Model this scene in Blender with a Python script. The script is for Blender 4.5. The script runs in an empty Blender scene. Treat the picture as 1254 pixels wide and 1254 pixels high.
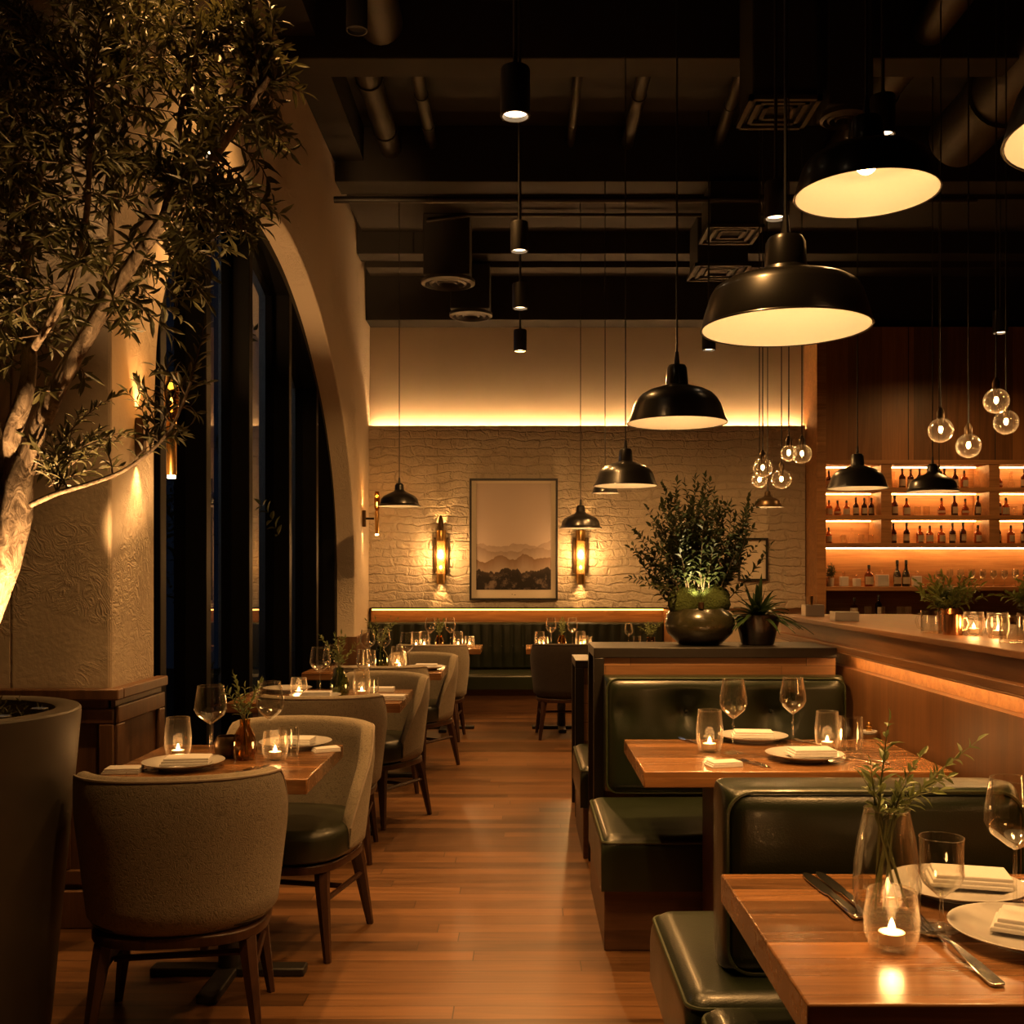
import bpy, bmesh, math, random
from mathutils import Vector, Matrix
PI = math.pi
random.seed(7)
SC = bpy.context.scene
COL = SC.collection
F, CX, CY, EYE = 1280.0, 640.0, 705.0, 1.4


def at(x, y, Y):
    """the point at depth Y metres seen at (x, y)"""
    return Vector(((x - CX) * Y / F, Y, EYE - (y - CY) * Y / F))


def on(x, y, z=0.75):
    """the point of the level z seen at (x, y)"""
    Y = (EYE - z) * F / (y - CY)
    return Vector(((x - CX) * Y / F, Y, z))


# ------------------------------------------------------------------ materials
class N:
    def __init__(s, name):
        s.m = bpy.data.materials.new(name)
        s.m.use_nodes = True
        s.t = s.m.node_tree
        s.t.nodes.clear()
        s.out = s.t.nodes.new('ShaderNodeOutputMaterial')

    def add(s, typ, ins=None, **kw):
        n = s.t.nodes.new('ShaderNode' + typ)
        for k, v in kw.items():
            setattr(n, k, v)
        for k, v in (ins or {}).items():
            s.set(n.inputs[k], v)
        return n

    def set(s, sock, v):
        if isinstance(v, bpy.types.NodeSocket):
            s.t.links.new(v, sock)
        elif isinstance(v, (tuple, list)) and len(v) == 3 and sock.type == 'RGBA':
            sock.default_value = (*v, 1)
        else:
            sock.default_value = v

    def math(s, op, a, b=0.0, c=0.0, clamp=False):
        n = s.add('Math', operation=op, use_clamp=clamp)
        for i, v in enumerate((a, b, c)):
            s.set(n.inputs[i], v)
        return n.outputs[0]

    def mix(s, f, a, b):
        n = s.add('MixRGB')
        s.set(n.inputs[0], f); s.set(n.inputs[1], a); s.set(n.inputs[2], b)
        return n.outputs[0]

    def ramp(s, f, *stops):
        n = s.add('ValToRGB')
        s.set(n.inputs[0], f)
        e = n.color_ramp.elements
        while len(e) < len(stops):
            e.new(0.5)
        for i, (p, c) in enumerate(stops):
            e[i].position = p
            e[i].color = (*c, 1) if len(c) == 3 else c
        return n.outputs[0]

    def coords(s, order='XYZ', scale=(1, 1, 1)):
        tc = s.add('TexCoord')
        sep = s.add('SeparateXYZ', {0: tc.outputs['Object']})
        cmb = s.add('CombineXYZ')
        for i, a in enumerate(order):
            s.set(cmb.inputs[i], s.math('MULTIPLY', sep.outputs['XYZ'.index(a)], scale[i]))
        return cmb.outputs[0]

    def noise(s, vec, scale, detail=3, rough=.5, dist=0.0):
        n = s.add('TexNoise', {'Scale': scale, 'Detail': detail, 'Roughness': rough, 'Distortion': dist})
        if vec is not None:
            s.set(n.inputs['Vector'], vec)
        return n.outputs['Fac']

    def bump(s, h, strength=.3, dist=.01, normal=None):
        n = s.add('Bump', {'Strength': strength, 'Distance': dist, 'Height': h})
        if normal is not None:
            s.set(n.inputs['Normal'], normal)
        return n.outputs[0]

    def pbr(s, color, rough=.5, metal=0.0, spec=.5, normal=None, coat=0.0, **kw):
        p = s.add('BsdfPrincipled')
        s.set(p.inputs['Base Color'], color)
        s.set(p.inputs['Roughness'], rough)
        s.set(p.inputs['Metallic'], metal)
        s.set(p.inputs['Specular IOR Level'], spec)
        s.set(p.inputs['Coat Weight'], coat)
        p.inputs['Coat Roughness'].default_value = .15
        if normal is not None:
            s.set(p.inputs['Normal'], normal)
        for k, v in kw.items():
            s.set(p.inputs[k.replace('_', ' ')], v)
        s.t.links.new(p.outputs[0], s.out.inputs[0])
        return s.m


def simple(name, col, rough=.5, metal=0.0, spec=.5, nscale=40, var=.25, bump=0.0, coat=0.0, bd=.002):
    n = N(name)
    v = n.coords()
    f = n.noise(v, nscale, 4)
    c = n.mix(f, tuple(x * (1 - var) for x in col), tuple(min(1, x * (1 + var)) for x in col))
    nm = n.bump(f, bump, bd) if bump else None
    return n.pbr(c, rough, metal, spec, nm, coat)


def wood(name, c1, c2, order='XYZ', plank=None, rough=.4, grain=1.0, spec=.5, coat=0.0, length=40., seam=.0015):
    """grain runs along the first axis of order; plank = board width across the second"""
    n = N(name)
    v = n.coords(order)
    if plank:
        sp = n.add('SeparateXYZ', {0: v})
        row = n.math('FLOOR', n.math('DIVIDE', sp.outputs[1], plank))
        wn = n.add('TexWhiteNoise', noise_dimensions='1D')
        n.set(wn.inputs['W'], row)
        cb = n.add('CombineXYZ', {0: n.math('ADD', sp.outputs[0], n.math('MULTIPLY', wn.outputs['Value'], length)), 1: sp.outputs[1], 2: sp.outputs[2]})
        v = cb.outputs[0]
        br = n.add('TexBrick', {'Vector': v, 'Color1': (0, 0, 0), 'Color2': (1, 1, 1), 'Mortar': (.5, .5, .5),
                                'Scale': 1.0, 'Mortar Size': seam, 'Mortar Smooth': .1, 'Bias': 0.0, 'Brick Width': length, 'Row Height': plank})
        br.offset = 0.0
        br.offset_frequency = 2
        tone, mort = br.outputs['Color'], br.outputs['Fac']
        w = n.add('TexWhiteNoise', noise_dimensions='1D')
        n.set(w.inputs['W'], tone)
        shift = n.add('VectorMath', operation='ADD')
        n.set(shift.inputs[0], v)
        n.set(shift.inputs[1], w.outputs['Color'])
        v2 = shift.outputs[0]
    else:
        tone = mort = None
        v2 = v
    st = n.add('Mapping', {'Vector': v2, 'Scale': (1.6 * grain, 22 * grain, 22 * grain)})
    g1 = n.noise(st.outputs[0], 1.0, 6, .62, 1.2)
    st2 = n.add('Mapping', {'Vector': v2, 'Scale': (3 * grain, 120 * grain, 120 * grain)})
    g2 = n.noise(st2.outputs[0], 1.0, 3, .6)
    f = n.math('ADD', n.math('MULTIPLY', g1, .75), n.math('MULTIPLY', g2, .25))
    c = n.ramp(f, (.36, c1), (.63, c2))
    if tone is not None:
        c = n.mix(.9, c, n.mix(tone, n.mix(.58, c, (0, 0, 0)), n.mix(.30, c, tuple(min(1, x * 1.6) for x in c2))))
        c = n.mix(n.math('MULTIPLY', mort, .75), c, (.01, .006, .003))
    nm = n.bump(g2, .12, .002)
    if mort is not None:
        nm = n.bump(n.math('SUBTRACT', 1.0, mort), .35, .002, nm)
    r = n.math('ADD', rough - .06, n.math('MULTIPLY', g1, .14))
    return n.pbr(c, r, 0, spec, nm, coat)


def plaster(name, col, s=1.0, strength=.6):
    n = N(name)
    v = n.coords()
    d = n.add('VectorMath', operation='ADD')
    nz = n.add('TexNoise', {'Vector': v, 'Scale': 2.6 * s, 'Detail': 3})
    n.set(d.inputs[0], v); n.set(d.inputs[1], nz.outputs['Color'])
    a = n.noise(d.outputs[0], 7 * s, 5, .6, 2.2)
    ridge = n.math('POWER', n.math('SUBTRACT', 1.0, n.math('ABSOLUTE', n.math('MULTIPLY', n.math('SUBTRACT', a, .5), 4.0)), clamp=True), 3.0)
    b = n.noise(v, 34 * s, 4, .6)
    big = n.noise(v, 1.6 * s, 3)
    h = n.math('ADD', n.math('MULTIPLY', ridge, n.math('MULTIPLY', n.math('SUBTRACT', big, .46, clamp=True), 3.4)), n.math('MULTIPLY', b, .22))
    c = n.mix(big, tuple(x * .86 for x in col), col)
    return n.pbr(c, .85, 0, .2, n.bump(h, strength, .02))


def brickwall(name, col):
    n = N(name)
    v = n.coords('XZY')
    nz = n.add('TexNoise', {'Vector': v, 'Scale': 3.2, 'Detail': 4, 'Roughness': .6})
    dv = n.add('VectorMath', operation='MULTIPLY_ADD')
    n.set(dv.inputs[0], nz.outputs['Color']); n.set(dv.inputs[1], (.25, .14, 0)); n.set(dv.inputs[2], v)
    br = n.add('TexBrick', {'Vector': dv.outputs[0], 'Scale': 1.0, 'Mortar Size': .013, 'Mortar Smooth': .6, 'Brick Width': .31, 'Row Height': .092,
                            'Color1': (.3, .3, .3), 'Color2': (1, 1, 1), 'Mortar': (0, 0, 0), 'Bias': .2})
    rough = n.noise(v, 9, 5, .6, 1.6)
    fine = n.noise(v, 60, 3, .6)
    h = n.math('ADD', n.math('MULTIPLY', n.math('SUBTRACT', 1.0, br.outputs['Fac']), .34), n.math('ADD', n.math('MULTIPLY', rough, 1.35), n.math('MULTIPLY', fine, .12)))
    h = n.math('ADD', h, n.math('MULTIPLY', br.outputs['Color'], .3))
    c = n.mix(rough, tuple(x * .85 for x in col), col)
    return n.pbr(c, .7, 0, .3, n.bump(h, .9, .03))


def glass(name, tint=(.97, .97, .95), refl=.9, base=.065, rough=.02, veil=0.0, vcol=(1, .9, .75), edge=0.0):
    n = N(name)
    lw = n.add('LayerWeight', {'Blend': .5})
    f = n.math('ADD', n.math('MULTIPLY', n.math('POWER', lw.outputs['Facing'], 2.4), refl), base, clamp=True)
    tr = n.add('BsdfTransparent', {'Color': tint})
    gl = n.add('BsdfGlossy', {'Color': (.95, .95, .95), 'Roughness': rough})
    if veil or edge:
        vf = n.math('ADD', n.math('MULTIPLY', n.math('POWER', lw.outputs['Facing'], 3.5), edge), veil, clamp=True)
        tl = n.add('BsdfTranslucent', {'Color': vcol})
        df = n.add('BsdfDiffuse', {'Color': vcol})
        hz = n.add('MixShader', {0: .35, 1: tl.outputs[0], 2: df.outputs[0]})
        tr = n.add('MixShader', {0: vf, 1: tr.outputs[0], 2: hz.outputs[0]})
    mx = n.add('MixShader', {0: f, 1: tr.outputs[0], 2: gl.outputs[0]})
    n.t.links.new(mx.outputs[0], n.out.inputs[0])
    return n.m


def emit(name, col, strength, clear=False):
    n = N(name)
    v = n.coords()
    k = n.math('ADD', .94, n.math('MULTIPLY', n.noise(v, 6, 2), .12))
    e = n.add('Emission', {'Color': (*col, 1), 'Strength': n.math('MULTIPLY', k, strength)})
    if clear:
        a = n.add('AddShader', {0: e.outputs[0], 1: n.add('BsdfTransparent').outputs[0]})
        n.t.links.new(a.outputs[0], n.out.inputs[0])
        return n.m
    n.t.links.new(e.outputs[0], n.out.inputs[0])
    return n.m


def fabric(name, c):
    n = N(name)
    v = n.coords()
    d = n.add('VectorMath', operation='ADD')
    nz = n.add('TexNoise', {'Vector': v, 'Scale': 30, 'Detail': 2})
    n.set(d.inputs[0], v)
    sc = n.add('VectorMath', {1: (.05, .05, .05)}, operation='MULTIPLY')
    n.set(sc.inputs[0], nz.outputs['Color'])
    n.set(d.inputs[1], sc.outputs[0])
    a = n.noise(d.outputs[0], 46, 2, .55, 2.2)
    ridge = n.math('SUBTRACT', 1.0, n.math('ABSOLUTE', n.math('MULTIPLY', n.math('SUBTRACT', a, .5), 6.0)), clamp=True)
    weave = n.noise(v, 420, 2, .5)
    h = n.math('ADD', n.math('MULTIPLY', ridge, .5), n.math('MULTIPLY', weave, .35))
    col = n.mix(n.math('ADD', n.math('MULTIPLY', ridge, .42), n.math('MULTIPLY', weave, .35)), tuple(x * .55 for x in c), tuple(x * 1.2 for x in c))
    return n.pbr(col, .92, 0, .15, n.bump(h, .38, .006), Sheen_Weight=.1)


def leather(name, c, rough=.34):
    n = N(name)
    v = n.coords()
    vo = n.add('TexVoronoi', {'Vector': v, 'Scale': 260})
    big = n.noise(v, 5, 4, .6)
    col = n.mix(big, tuple(x * .7 for x in c), tuple(x * 1.3 for x in c))
    h = n.math('ADD', n.math('MULTIPLY', vo.outputs['Distance'], .35), n.math('MULTIPLY', n.noise(v, 14, 4), .8))
    r = n.math('ADD', rough - .08, n.math('MULTIPLY', big, .16))
    return n.pbr(col, r, 0, .5, n.bump(h, .22, .004), .15)


def leafmat(name, c, c2, rough=.45):
    n = N(name)
    v = n.coords()
    f = n.noise(v, 9, 3)
    col = n.mix(f, c, c2)
    p = n.add('BsdfPrincipled', {'Base Color': col, 'Roughness': rough, 'Specular IOR Level': .4})
    t = n.add('BsdfTranslucent', {'Color': col})
    mx = n.add('MixShader', {0: .22, 1: p.outputs[0], 2: t.outputs[0]})
    n.t.links.new(mx.outputs[0], n.out.inputs[0])
    return n.m


def artwork(name):
    """a foggy range of hills printed on paper, x across and z up in the print's own metres"""
    n = N(name)
    tc = n.add('TexCoord')
    sep = n.add('SeparateXYZ', {0: tc.outputs['Object']})
    x, z = sep.outputs[0], sep.outputs[2]
    col = n.mix(n.noise(tc.outputs['Object'], 1.5, 3), (.50, .41, .36), (.62, .52, .46))

    def layer(col, base, amp, sc, seed, c_top, c_low, fade, rough=.55):
        cb = n.add('CombineXYZ', {0: n.math('MULTIPLY', x, sc), 1: seed})
        nz = n.noise(cb.outputs[0], 1.0, 6, rough)
        h = n.math('ADD', base, n.math('MULTIPLY', n.math('SUBTRACT', nz, .5), amp))
        d = n.math('SUBTRACT', h, z)
        mask = n.math('MULTIPLY', d, 160, clamp=True)
        g = n.math('DIVIDE', d, fade, clamp=True)
        tex = n.noise(tc.outputs['Object'], 14, 5, .65)
        cc = n.mix(g, n.mix(tex, tuple(v * .75 for v in c_top), tuple(v * 1.2 for v in c_top)), c_low)
        return n.mix(mask, col, cc)
    col = layer(col, -.05, .30, 3.2, 3.1, (.40, .31, .26), (.52, .43, .37), .16)
    col = layer(col, -.10, .34, 3.0, 14.4, (.33, .25, .20), (.50, .41, .36), .14)
    col = layer(col, -.21, .28, 3.6, 21.7, (.22, .135, .08), (.42, .33, .27), .15)
    big = n.noise(tc.outputs['Object'], 7, 6, .7)
    patch = n.ramp(big, (.50, (.018, .013, .011)), (.62, (.20, .15, .12)))
    col = layer(col, -.33, .30, 4.6, 33.3, (.05, .035, .025), patch, .07, .7)
    return n.pbr(col, .6, 0, .3)


M = {}
M['plaster'] = plaster('cream_plaster', (.62, .53, .42))
M['plaster_smooth'] = simple('smooth_plaster', (.60, .50, .38), .8, nscale=3, var=.08, bump=.1, bd=.01)
M['brick'] = brickwall('painted_brick', (.66, .57, .45))
M['black'] = simple('black_paint', (.011, .0095, .008), .6, nscale=8, var=.3)
M['window_black'] = simple('window_black', (.004, .004, .0042), .5, 0.0, .08, nscale=8, var=.3)
M['beam'] = simple('dark_beam_paint', (.013, .0105, .008), .75, nscale=5, var=.25, bump=.15, bd=.01)
M['slab'] = simple('dark_slab', (.021, .017, .013), .85, nscale=4, var=.3, bump=.2, bd=.01)
M['pipe'] = simple('painted_pipe', (.026, .021, .016), .5, nscale=12, var=.2)
M['floor'] = wood('floor_boards', (.056, .026, .010), (.185, .088, .034), 'XYZ', .10, .34, .8, length=1.7, seam=.0022)
M['table'] = wood('walnut_top', (.085, .039, .015), (.30, .142, .052), 'XYZ', .078, .25, 1.0, coat=.25, seam=.0006)
M['panelwood'] = wood('bar_wood_horizontal', (.11, .048, .016), (.24, .11, .04), 'YZX', None, .42, .7)
M['panelv'] = wood('bar_wood_vertical', (.14, .06, .020), (.29, .13, .046), 'ZXY', .34, .42, .6, seam=.002)
M['shelfwood'] = wood('shelf_wood', (.22, .10, .036), (.40, .20, .08), 'XZY', None, .45, .7)
M['wains'] = wood('wainscot_wood', (.07, .034, .016), (.145, .072, .034), 'ZXY', None, .42, .7)
M['partwood'] = wood('partition_oak', (.20, .095, .036), (.38, .19, .08), 'XZY', .11, .45, .8, length=.8)
M['legwood'] = wood('dark_leg_wood', (.022, .009, .005), (.058, .024, .012), 'ZXY', None, .38, 1.2)
M['basewood'] = wood('bench_base_wood', (.06, .028, .013), (.125, .06, .028), 'XZY', None, .4, .8)
M['frame'] = simple('dark_metal_frame', (.018, .015, .012), .45, .3, nscale=30)
M['fabric'] = fabric('grey_weave', (.33, .285, .215))
M['fabric_dark'] = fabric('charcoal_weave', (.055, .045, .038))
M['leather'] = leather('green_leather', (.0105, .0155, .0060))
M['leather2'] = leather('green_seat_leather', (.018, .021, .010), .42)
M['piping'] = leather('green_piping', (.035, .045, .02), .4)
M['fpiping'] = simple('grey_piping', (.30, .25, .20), .8)
M['blackmetal'] = simple('satin_black_metal', (.012, .011, .010), .3, .0, .5, nscale=20, coat=.35)
M['mattblack'] = simple('matt_black_metal', (.014, .012, .011), .5, nscale=20)
M['enamel'] = simple('cream_enamel', (.86, .80, .70), .35, nscale=6, var=.03)
M['brass'] = simple('aged_brass', (.55, .33, .11), .28, 1.0, nscale=25, var=.2)
M['darkbrass'] = simple('dark_bronze', (.10, .065, .035), .35, .8, nscale=25)
M['copper'] = simple('copper', (.72, .36, .17), .25, 1.0, nscale=30, var=.12)
M['steel'] = simple('polished_steel', (.74, .71, .67), .16, 1.0, nscale=60, var=.06)
M['glass'] = glass('clear_glass', base=.05, edge=.34)
M['pane'] = glass('window_glass', (.55, .60, .66), .55, .07, .01)
M['amberglass'] = glass('amber_glass', (.80, .62, .30), .6, .06)
M['greenglass'] = glass('green_glass', (.62, .68, .40), .6, .06)
M['bottle_dark'] = glass('dark_bottle_glass', (.24, .13, .05), .5, .05)
M['bottle_amber'] = glass('amber_bottle_glass', (.60, .33, .11), .5, .05)
M['bottle_clear'] = glass('clear_bottle_glass', (.96, .90, .80), .65, .06, veil=.05, edge=.3)
M['bottle_green'] = glass('green_bottle_glass', (.22, .24, .09), .5, .05)
M['sconceglass'] = glass('sconce_glass', (1, .88, .62), .5, .06, veil=.30, vcol=(1, .72, .36))
M['globeglass'] = glass('globe_glass', (1, .97, .92), 1.2, .05, veil=.008, edge=.4)
M['candleglass'] = glass('candle_glass_wall', (1, .97, .92), .8, .006, .12, veil=.006, edge=.28)
M['tag'] = simple('bottle_label', (.36, .30, .23), .7, nscale=80, var=.05)
M['cream'] = simple('cream_paper', (.72, .64, .52), .7, nscale=80, var=.05)
M['ceramic'] = simple('white_ceramic', (.47, .455, .44), .25, nscale=10, var=.03, coat=.2)
M['linen'] = simple('white_linen', (.60, .585, .575), .9, nscale=300, var=.06, bump=.2)
M['wax'] = simple('candle_wax', (.85, .75, .60), .5, nscale=20, var=.04)
M['concrete'] = simple('grey_concrete', (.075, .064, .050), .5, nscale=7, var=.3, bump=.12, bd=.005)
M['soil'] = simple('dark_soil', (.03, .02, .012), .9, nscale=60, var=.5, bump=.6, bd=.01)
M['bark'] = None
M['oliveglaze'] = simple('olive_glaze', (.026, .024, .011), .25, nscale=9, var=.35, coat=.5)
M['darkglaze'] = simple('dark_glaze', (.016, .012, .012), .22, nscale=9, var=.3, coat=.4)
M['moss'] = simple('moss', (.06, .085, .015), .9, nscale=120, var=.6, bump=1.0, bd=.01)
M['leaf_olive'] = leafmat('olive_leaf', (.055, .056, .020), (.13, .12, .05))
M['leaf_shrub'] = leafmat('shrub_leaf', (.022, .034, .010), (.07, .085, .028))
M['leaf_strap'] = leafmat('strap_leaf', (.02, .045, .012), (.05, .085, .022), .35)
M['leaf_sprig'] = leafmat('sprig_leaf', (.11, .15, .05), (.22, .26, .10))
M['leaf_herb'] = leafmat('herb_leaf', (.07, .10, .015), (.19, .22, .045))
M['stem'] = simple('green_stem', (.11, .12, .035), .6)
M['twig'] = simple('grey_twig', (.14, .10, .06), .8)
M['art'] = artwork('misty_hills_print')
M['flame'] = emit('candle_flame', (1, .55, .19), 14, True)
M['filament'] = emit('warm_bulb', (1, .58, .22), 30)
M['globebulb'] = emit('globe_bulb', (1, .62, .25), 60)
M['disc'] = emit('downlight_disc', (1, .68, .38), 6)
M['led'] = emit('led_strip', (1, .48, .14), 30)
M['led_wall'] = emit('wall_led_strip', (1, .54, .21), 88)
M['led_shelf'] = emit('shelf_led_strip', (1, .48, .14), 42)
M['led_dim'] = emit('banquette_led_strip', (1, .38, .07), 7)
M['night'] = simple('night_ground', (.02, .022, .02), .8)


def bark():
    n = N('pale_bark')
    v = n.coords('XYZ', (1, 1, .45))
    a = n.noise(v, 26, 6, .7, 1.5)
    c = n.ramp(a, (.35, (.10, .07, .045)), (.62, (.42, .33, .24)))
    return n.pbr(c, .85, 0, .2, n.bump(a, .9, .012))


M['bark'] = bark()


# ------------------------------------------------------------------ meshes
class MB:
    def __init__(s):
        s.v, s.f = [], []

    def face(s, *idx):
        s.f.append(idx)

    def box(s, x0, x1, y0, y1, z0, z1):
        b = len(s.v)
        s.v += [(x, y, z) for z in (z0, z1) for y in (y0, y1) for x in (x0, x1)]
        for q in ((0, 2, 3, 1), (4, 5, 7, 6), (0, 1, 5, 4), (2, 6, 7, 3), (0, 4, 6, 2), (1, 3, 7, 5)):
            s.f.append(tuple(b + i for i in q))
        return s

    def lathe(s, prof, n=24, c=(0, 0, 0), sx=1.0, closed=False):
        b = len(s.v)
        m = len(prof)
        for r, z in prof:
            for k in range(n):
                a = 2 * PI * k / n
                s.v.append((c[0] + r * math.cos(a) * sx, c[1] + r * math.sin(a), c[2] + z))
        for i in range(m if closed else m - 1):
            j = (i + 1) % m
            for k in range(n):
                l = (k + 1) % n
                s.f.append((b + i * n + k, b + i * n + l, b + j * n + l, b + j * n + k))
        if not closed:
            if prof[0][0] > 1e-6:
                s.f.append(tuple(b + k for k in range(n))[::-1])
            if prof[-1][0] > 1e-6:
                s.f.append(tuple(b + (m - 1) * n + k for k in range(n)))
        return s

    def tube(s, pts, rad, n=8, cap=True):
        pts = [Vector(p) for p in pts]
        rr = rad if isinstance(rad, (list, tuple)) else [rad] * len(pts)
        b = len(s.v)
        up = None
        for i, p in enumerate(pts):
            t = (pts[min(i + 1, len(pts) - 1)] - pts[max(i - 1, 0)]).normalized()
            if up is None:
                up = Vector((0, 0, 1)) if abs(t.z) < .9 else Vector((1, 0, 0))
            side = t.cross(up)
            if side.length < 1e-5:
                side = t.orthogonal()
            side.normalize()
            up = side.cross(t).normalized()
            for k in range(n):
                a = 2 * PI * k / n
                s.v.append(tuple(p + (side * math.cos(a) + up * math.sin(a)) * rr[i]))
        for i in range(len(pts) - 1):
            for k in range(n):
                l = (k + 1) % n
                s.f.append((b + i * n + k, b + i * n + l, b + (i + 1) * n + l, b + (i + 1) * n + k))
        if cap:
            s.f.append(tuple(b + k for k in range(n))[::-1])
            s.f.append(tuple(b + (len(pts) - 1) * n + k for k in range(n)))
        return s

    def ring(s, pts, r, n=6):
        """closed tube"""
        pts = [Vector(p) for p in pts]
        b, m = len(s.v), len(pts)
        nrm = Vector((0, 0, 0))
        for i in range(m):
            nrm += pts[i].cross(pts[(i + 1) % m])
        nrm = nrm.normalized() if nrm.length > 1e-9 else Vector((0, 0, 1))
        for i, p in enumerate(pts):
            t = (pts[(i + 1) % m] - pts[i - 1]).normalized()
            side = t.cross(nrm).normalized()
            up = side.cross(t)
            for k in range(n):
                a = 2 * PI * k / n
                s.v.append(tuple(p + (side * math.cos(a) + up * math.sin(a)) * r))
        for i in range(m):
            j = (i + 1) % m
            for k in range(n):
                l = (k + 1) % n
                s.f.append((b + i * n + k, b + i * n + l, b + j * n + l, b + j * n + k))
        return s

    def prism(s, poly, axis, a0, a1):
        """poly: 2-D outline in the two other axes (in axis order), extruded from a0 to a1"""
        b, m = len(s.v), len(poly)
        for a in (a0, a1):
            for p, q in poly:
                s.v.append({'x': (a, p, q), 'y': (p, a, q), 'z': (p, q, a)}[axis])
        s.f.append(tuple(b + i for i in range(m))[::-1])
        s.f.append(tuple(b + m + i for i in range(m)))
        for i in range(m):
            j = (i + 1) % m
            s.f.append((b + i, b + j, b + m + j, b + m + i))
        return s

    def sphere(s, c, r, n=16, m=10, sz=1.0):
        prof = [(r * math.sin(PI * i / m), -r * sz * math.cos(PI * i / m)) for i in range(m + 1)]
        prof[0] = (1e-7, prof[0][1]); prof[-1] = (1e-7, prof[-1][1])
        return s.lathe(prof, n, c)

    def leaf(s, p, d, nrm, L, w, fold=.25):
        d = Vector(d).normalized()
        side = d.cross(Vector(nrm))
        if side.length < 1e-4:
            side = d.orthogonal()
        side.normalize()
        up = side.cross(d)
        p = Vector(p)
        b = len(s.v)
        mid1 = p + d * L * .35
        mid2 = p + d * L * .70 - up * L * .04
        tip = p + d * L - up * L * .14
        s.v += [tuple(q) for q in (p, mid1 + side * w * .5 + up * w * fold, mid1, mid1 - side * w * .5 + up * w * fold,
                                   mid2 + side * w * .38 + up * w * fold * .8, mid2, mid2 - side * w * .38 + up * w * fold * .8, tip)]
        s.f += [(b, b + 2, b + 1), (b, b + 3, b + 2), (b + 1, b + 2, b + 5, b + 4), (b + 2, b + 3, b + 6, b + 5), (b + 4, b + 5, b + 7), (b + 5, b + 6, b + 7)]
        return s

    def build(s, name, m, parent=None, bevel=0.0, seg=2, smooth=True, rel=True, subsurf=0, shade_angle=40):
        off = parent_world(parent) if (parent is not None and rel) else Vector((0, 0, 0))
        me = bpy.data.meshes.new(name)
        me.from_pydata([tuple(Vector(p) - off) for p in s.v], [], s.f)
        me.update()
        bm = bmesh.new(); bm.from_mesh(me)
        bmesh.ops.recalc_face_normals(bm, faces=bm.faces)
        bm.to_mesh(me); bm.free()
        if smooth:
            for p in me.polygons:
                p.use_smooth = True
            try:
                me.set_sharp_from_angle(angle=math.radians(shade_angle))
            except Exception:
                pass
        me.materials.append(m)
        o = bpy.data.objects.new(name, me)
        COL.objects.link(o)
        if parent is not None:
            o.parent = parent
        if bevel:
            b = o.modifiers.new('soft', 'BEVEL')
            b.width = bevel; b.segments = seg; b.limit_method = 'ANGLE'; b.angle_limit = math.radians(35)
        if subsurf:
            b = o.modifiers.new('sub', 'SUBSURF'); b.levels = subsurf; b.render_levels = subsurf
        return o


def parent_world(p):
    v = Vector((0, 0, 0))
    while p is not None:
        v += p.location
        p = p.parent
    return v


def tag(o, label, cat, group=None):
    o['label'] = label; o['category'] = cat; o['kind'] = 'thing'
    if group:
        o['group'] = group
    return o


def thing(name, label, cat, loc=(0, 0, 0), rz=0.0, group=None):
    o = bpy.data.objects.new(name, None)
    o.empty_display_size = .1
    COL.objects.link(o)
    o.location = loc; o.rotation_euler = (0, 0, rz)
    return tag(o, label, cat, group)


def struct(o):
    o['kind'] = 'structure'
    return o


def kids(o):
    return list(KIDS.get(o.name, ())) if False else [c for c in o.children]


def copy_tree(o, parent=None):
    c = o.copy()
    COL.objects.link(c)
    if parent is not None:
        c.parent = parent
    for ch in kids(o):
        copy_tree(ch, c)
    return c


def place(proto, used, loc, rz, label, group=None):
    o = proto if not used else copy_tree(proto)
    o.location = loc
    o.rotation_euler = (0, 0, rz)
    o['label'] = label
    if group:
        o['group'] = group
    return o


class Proto:
    """builds its thing the first time, then hands out copies"""
    def __init__(s, make):
        s.make, s.o = make, None

    def put(s, loc, label, rz=0.0, group=None, scale=1.0):
        if s.o is None:
            s.o = o = s.make()
        else:
            o = copy_tree(s.o)
        o.location = loc; o.rotation_euler = (0, 0, rz); o.scale = (scale,) * 3
        o['label'] = label
        if group:
            o['group'] = group
        return o


WARM = (1.0, .47, .135)
GAIN = 1.0


def light(kind, name, loc, power, parent=None, col=WARM, size=.03, aim=None, angle=60, blend=.6, sx=None, sy=None):
    L = bpy.data.lights.new(name, kind)
    L.energy = power * GAIN
    L.color = col
    if kind in ('POINT', 'SPOT'):
        L.shadow_soft_size = size
    if kind == 'SPOT':
        L.spot_size = math.radians(angle); L.spot_blend = blend
    if kind == 'AREA':
        L.shape = 'RECTANGLE'; L.size = sx; L.size_y = sy
    o = bpy.data.objects.new(name, L)
    COL.objects.link(o)
    loc = Vector(loc)
    o.location = loc - (parent_world(parent) if parent is not None else Vector((0, 0, 0)))
    if parent is not None:
        o.parent = parent
    if aim is not None:
        d = (Vector(aim) - loc).normalized()
        o.rotation_euler = d.to_track_quat('-Z', 'Y').to_euler()
    return o


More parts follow.
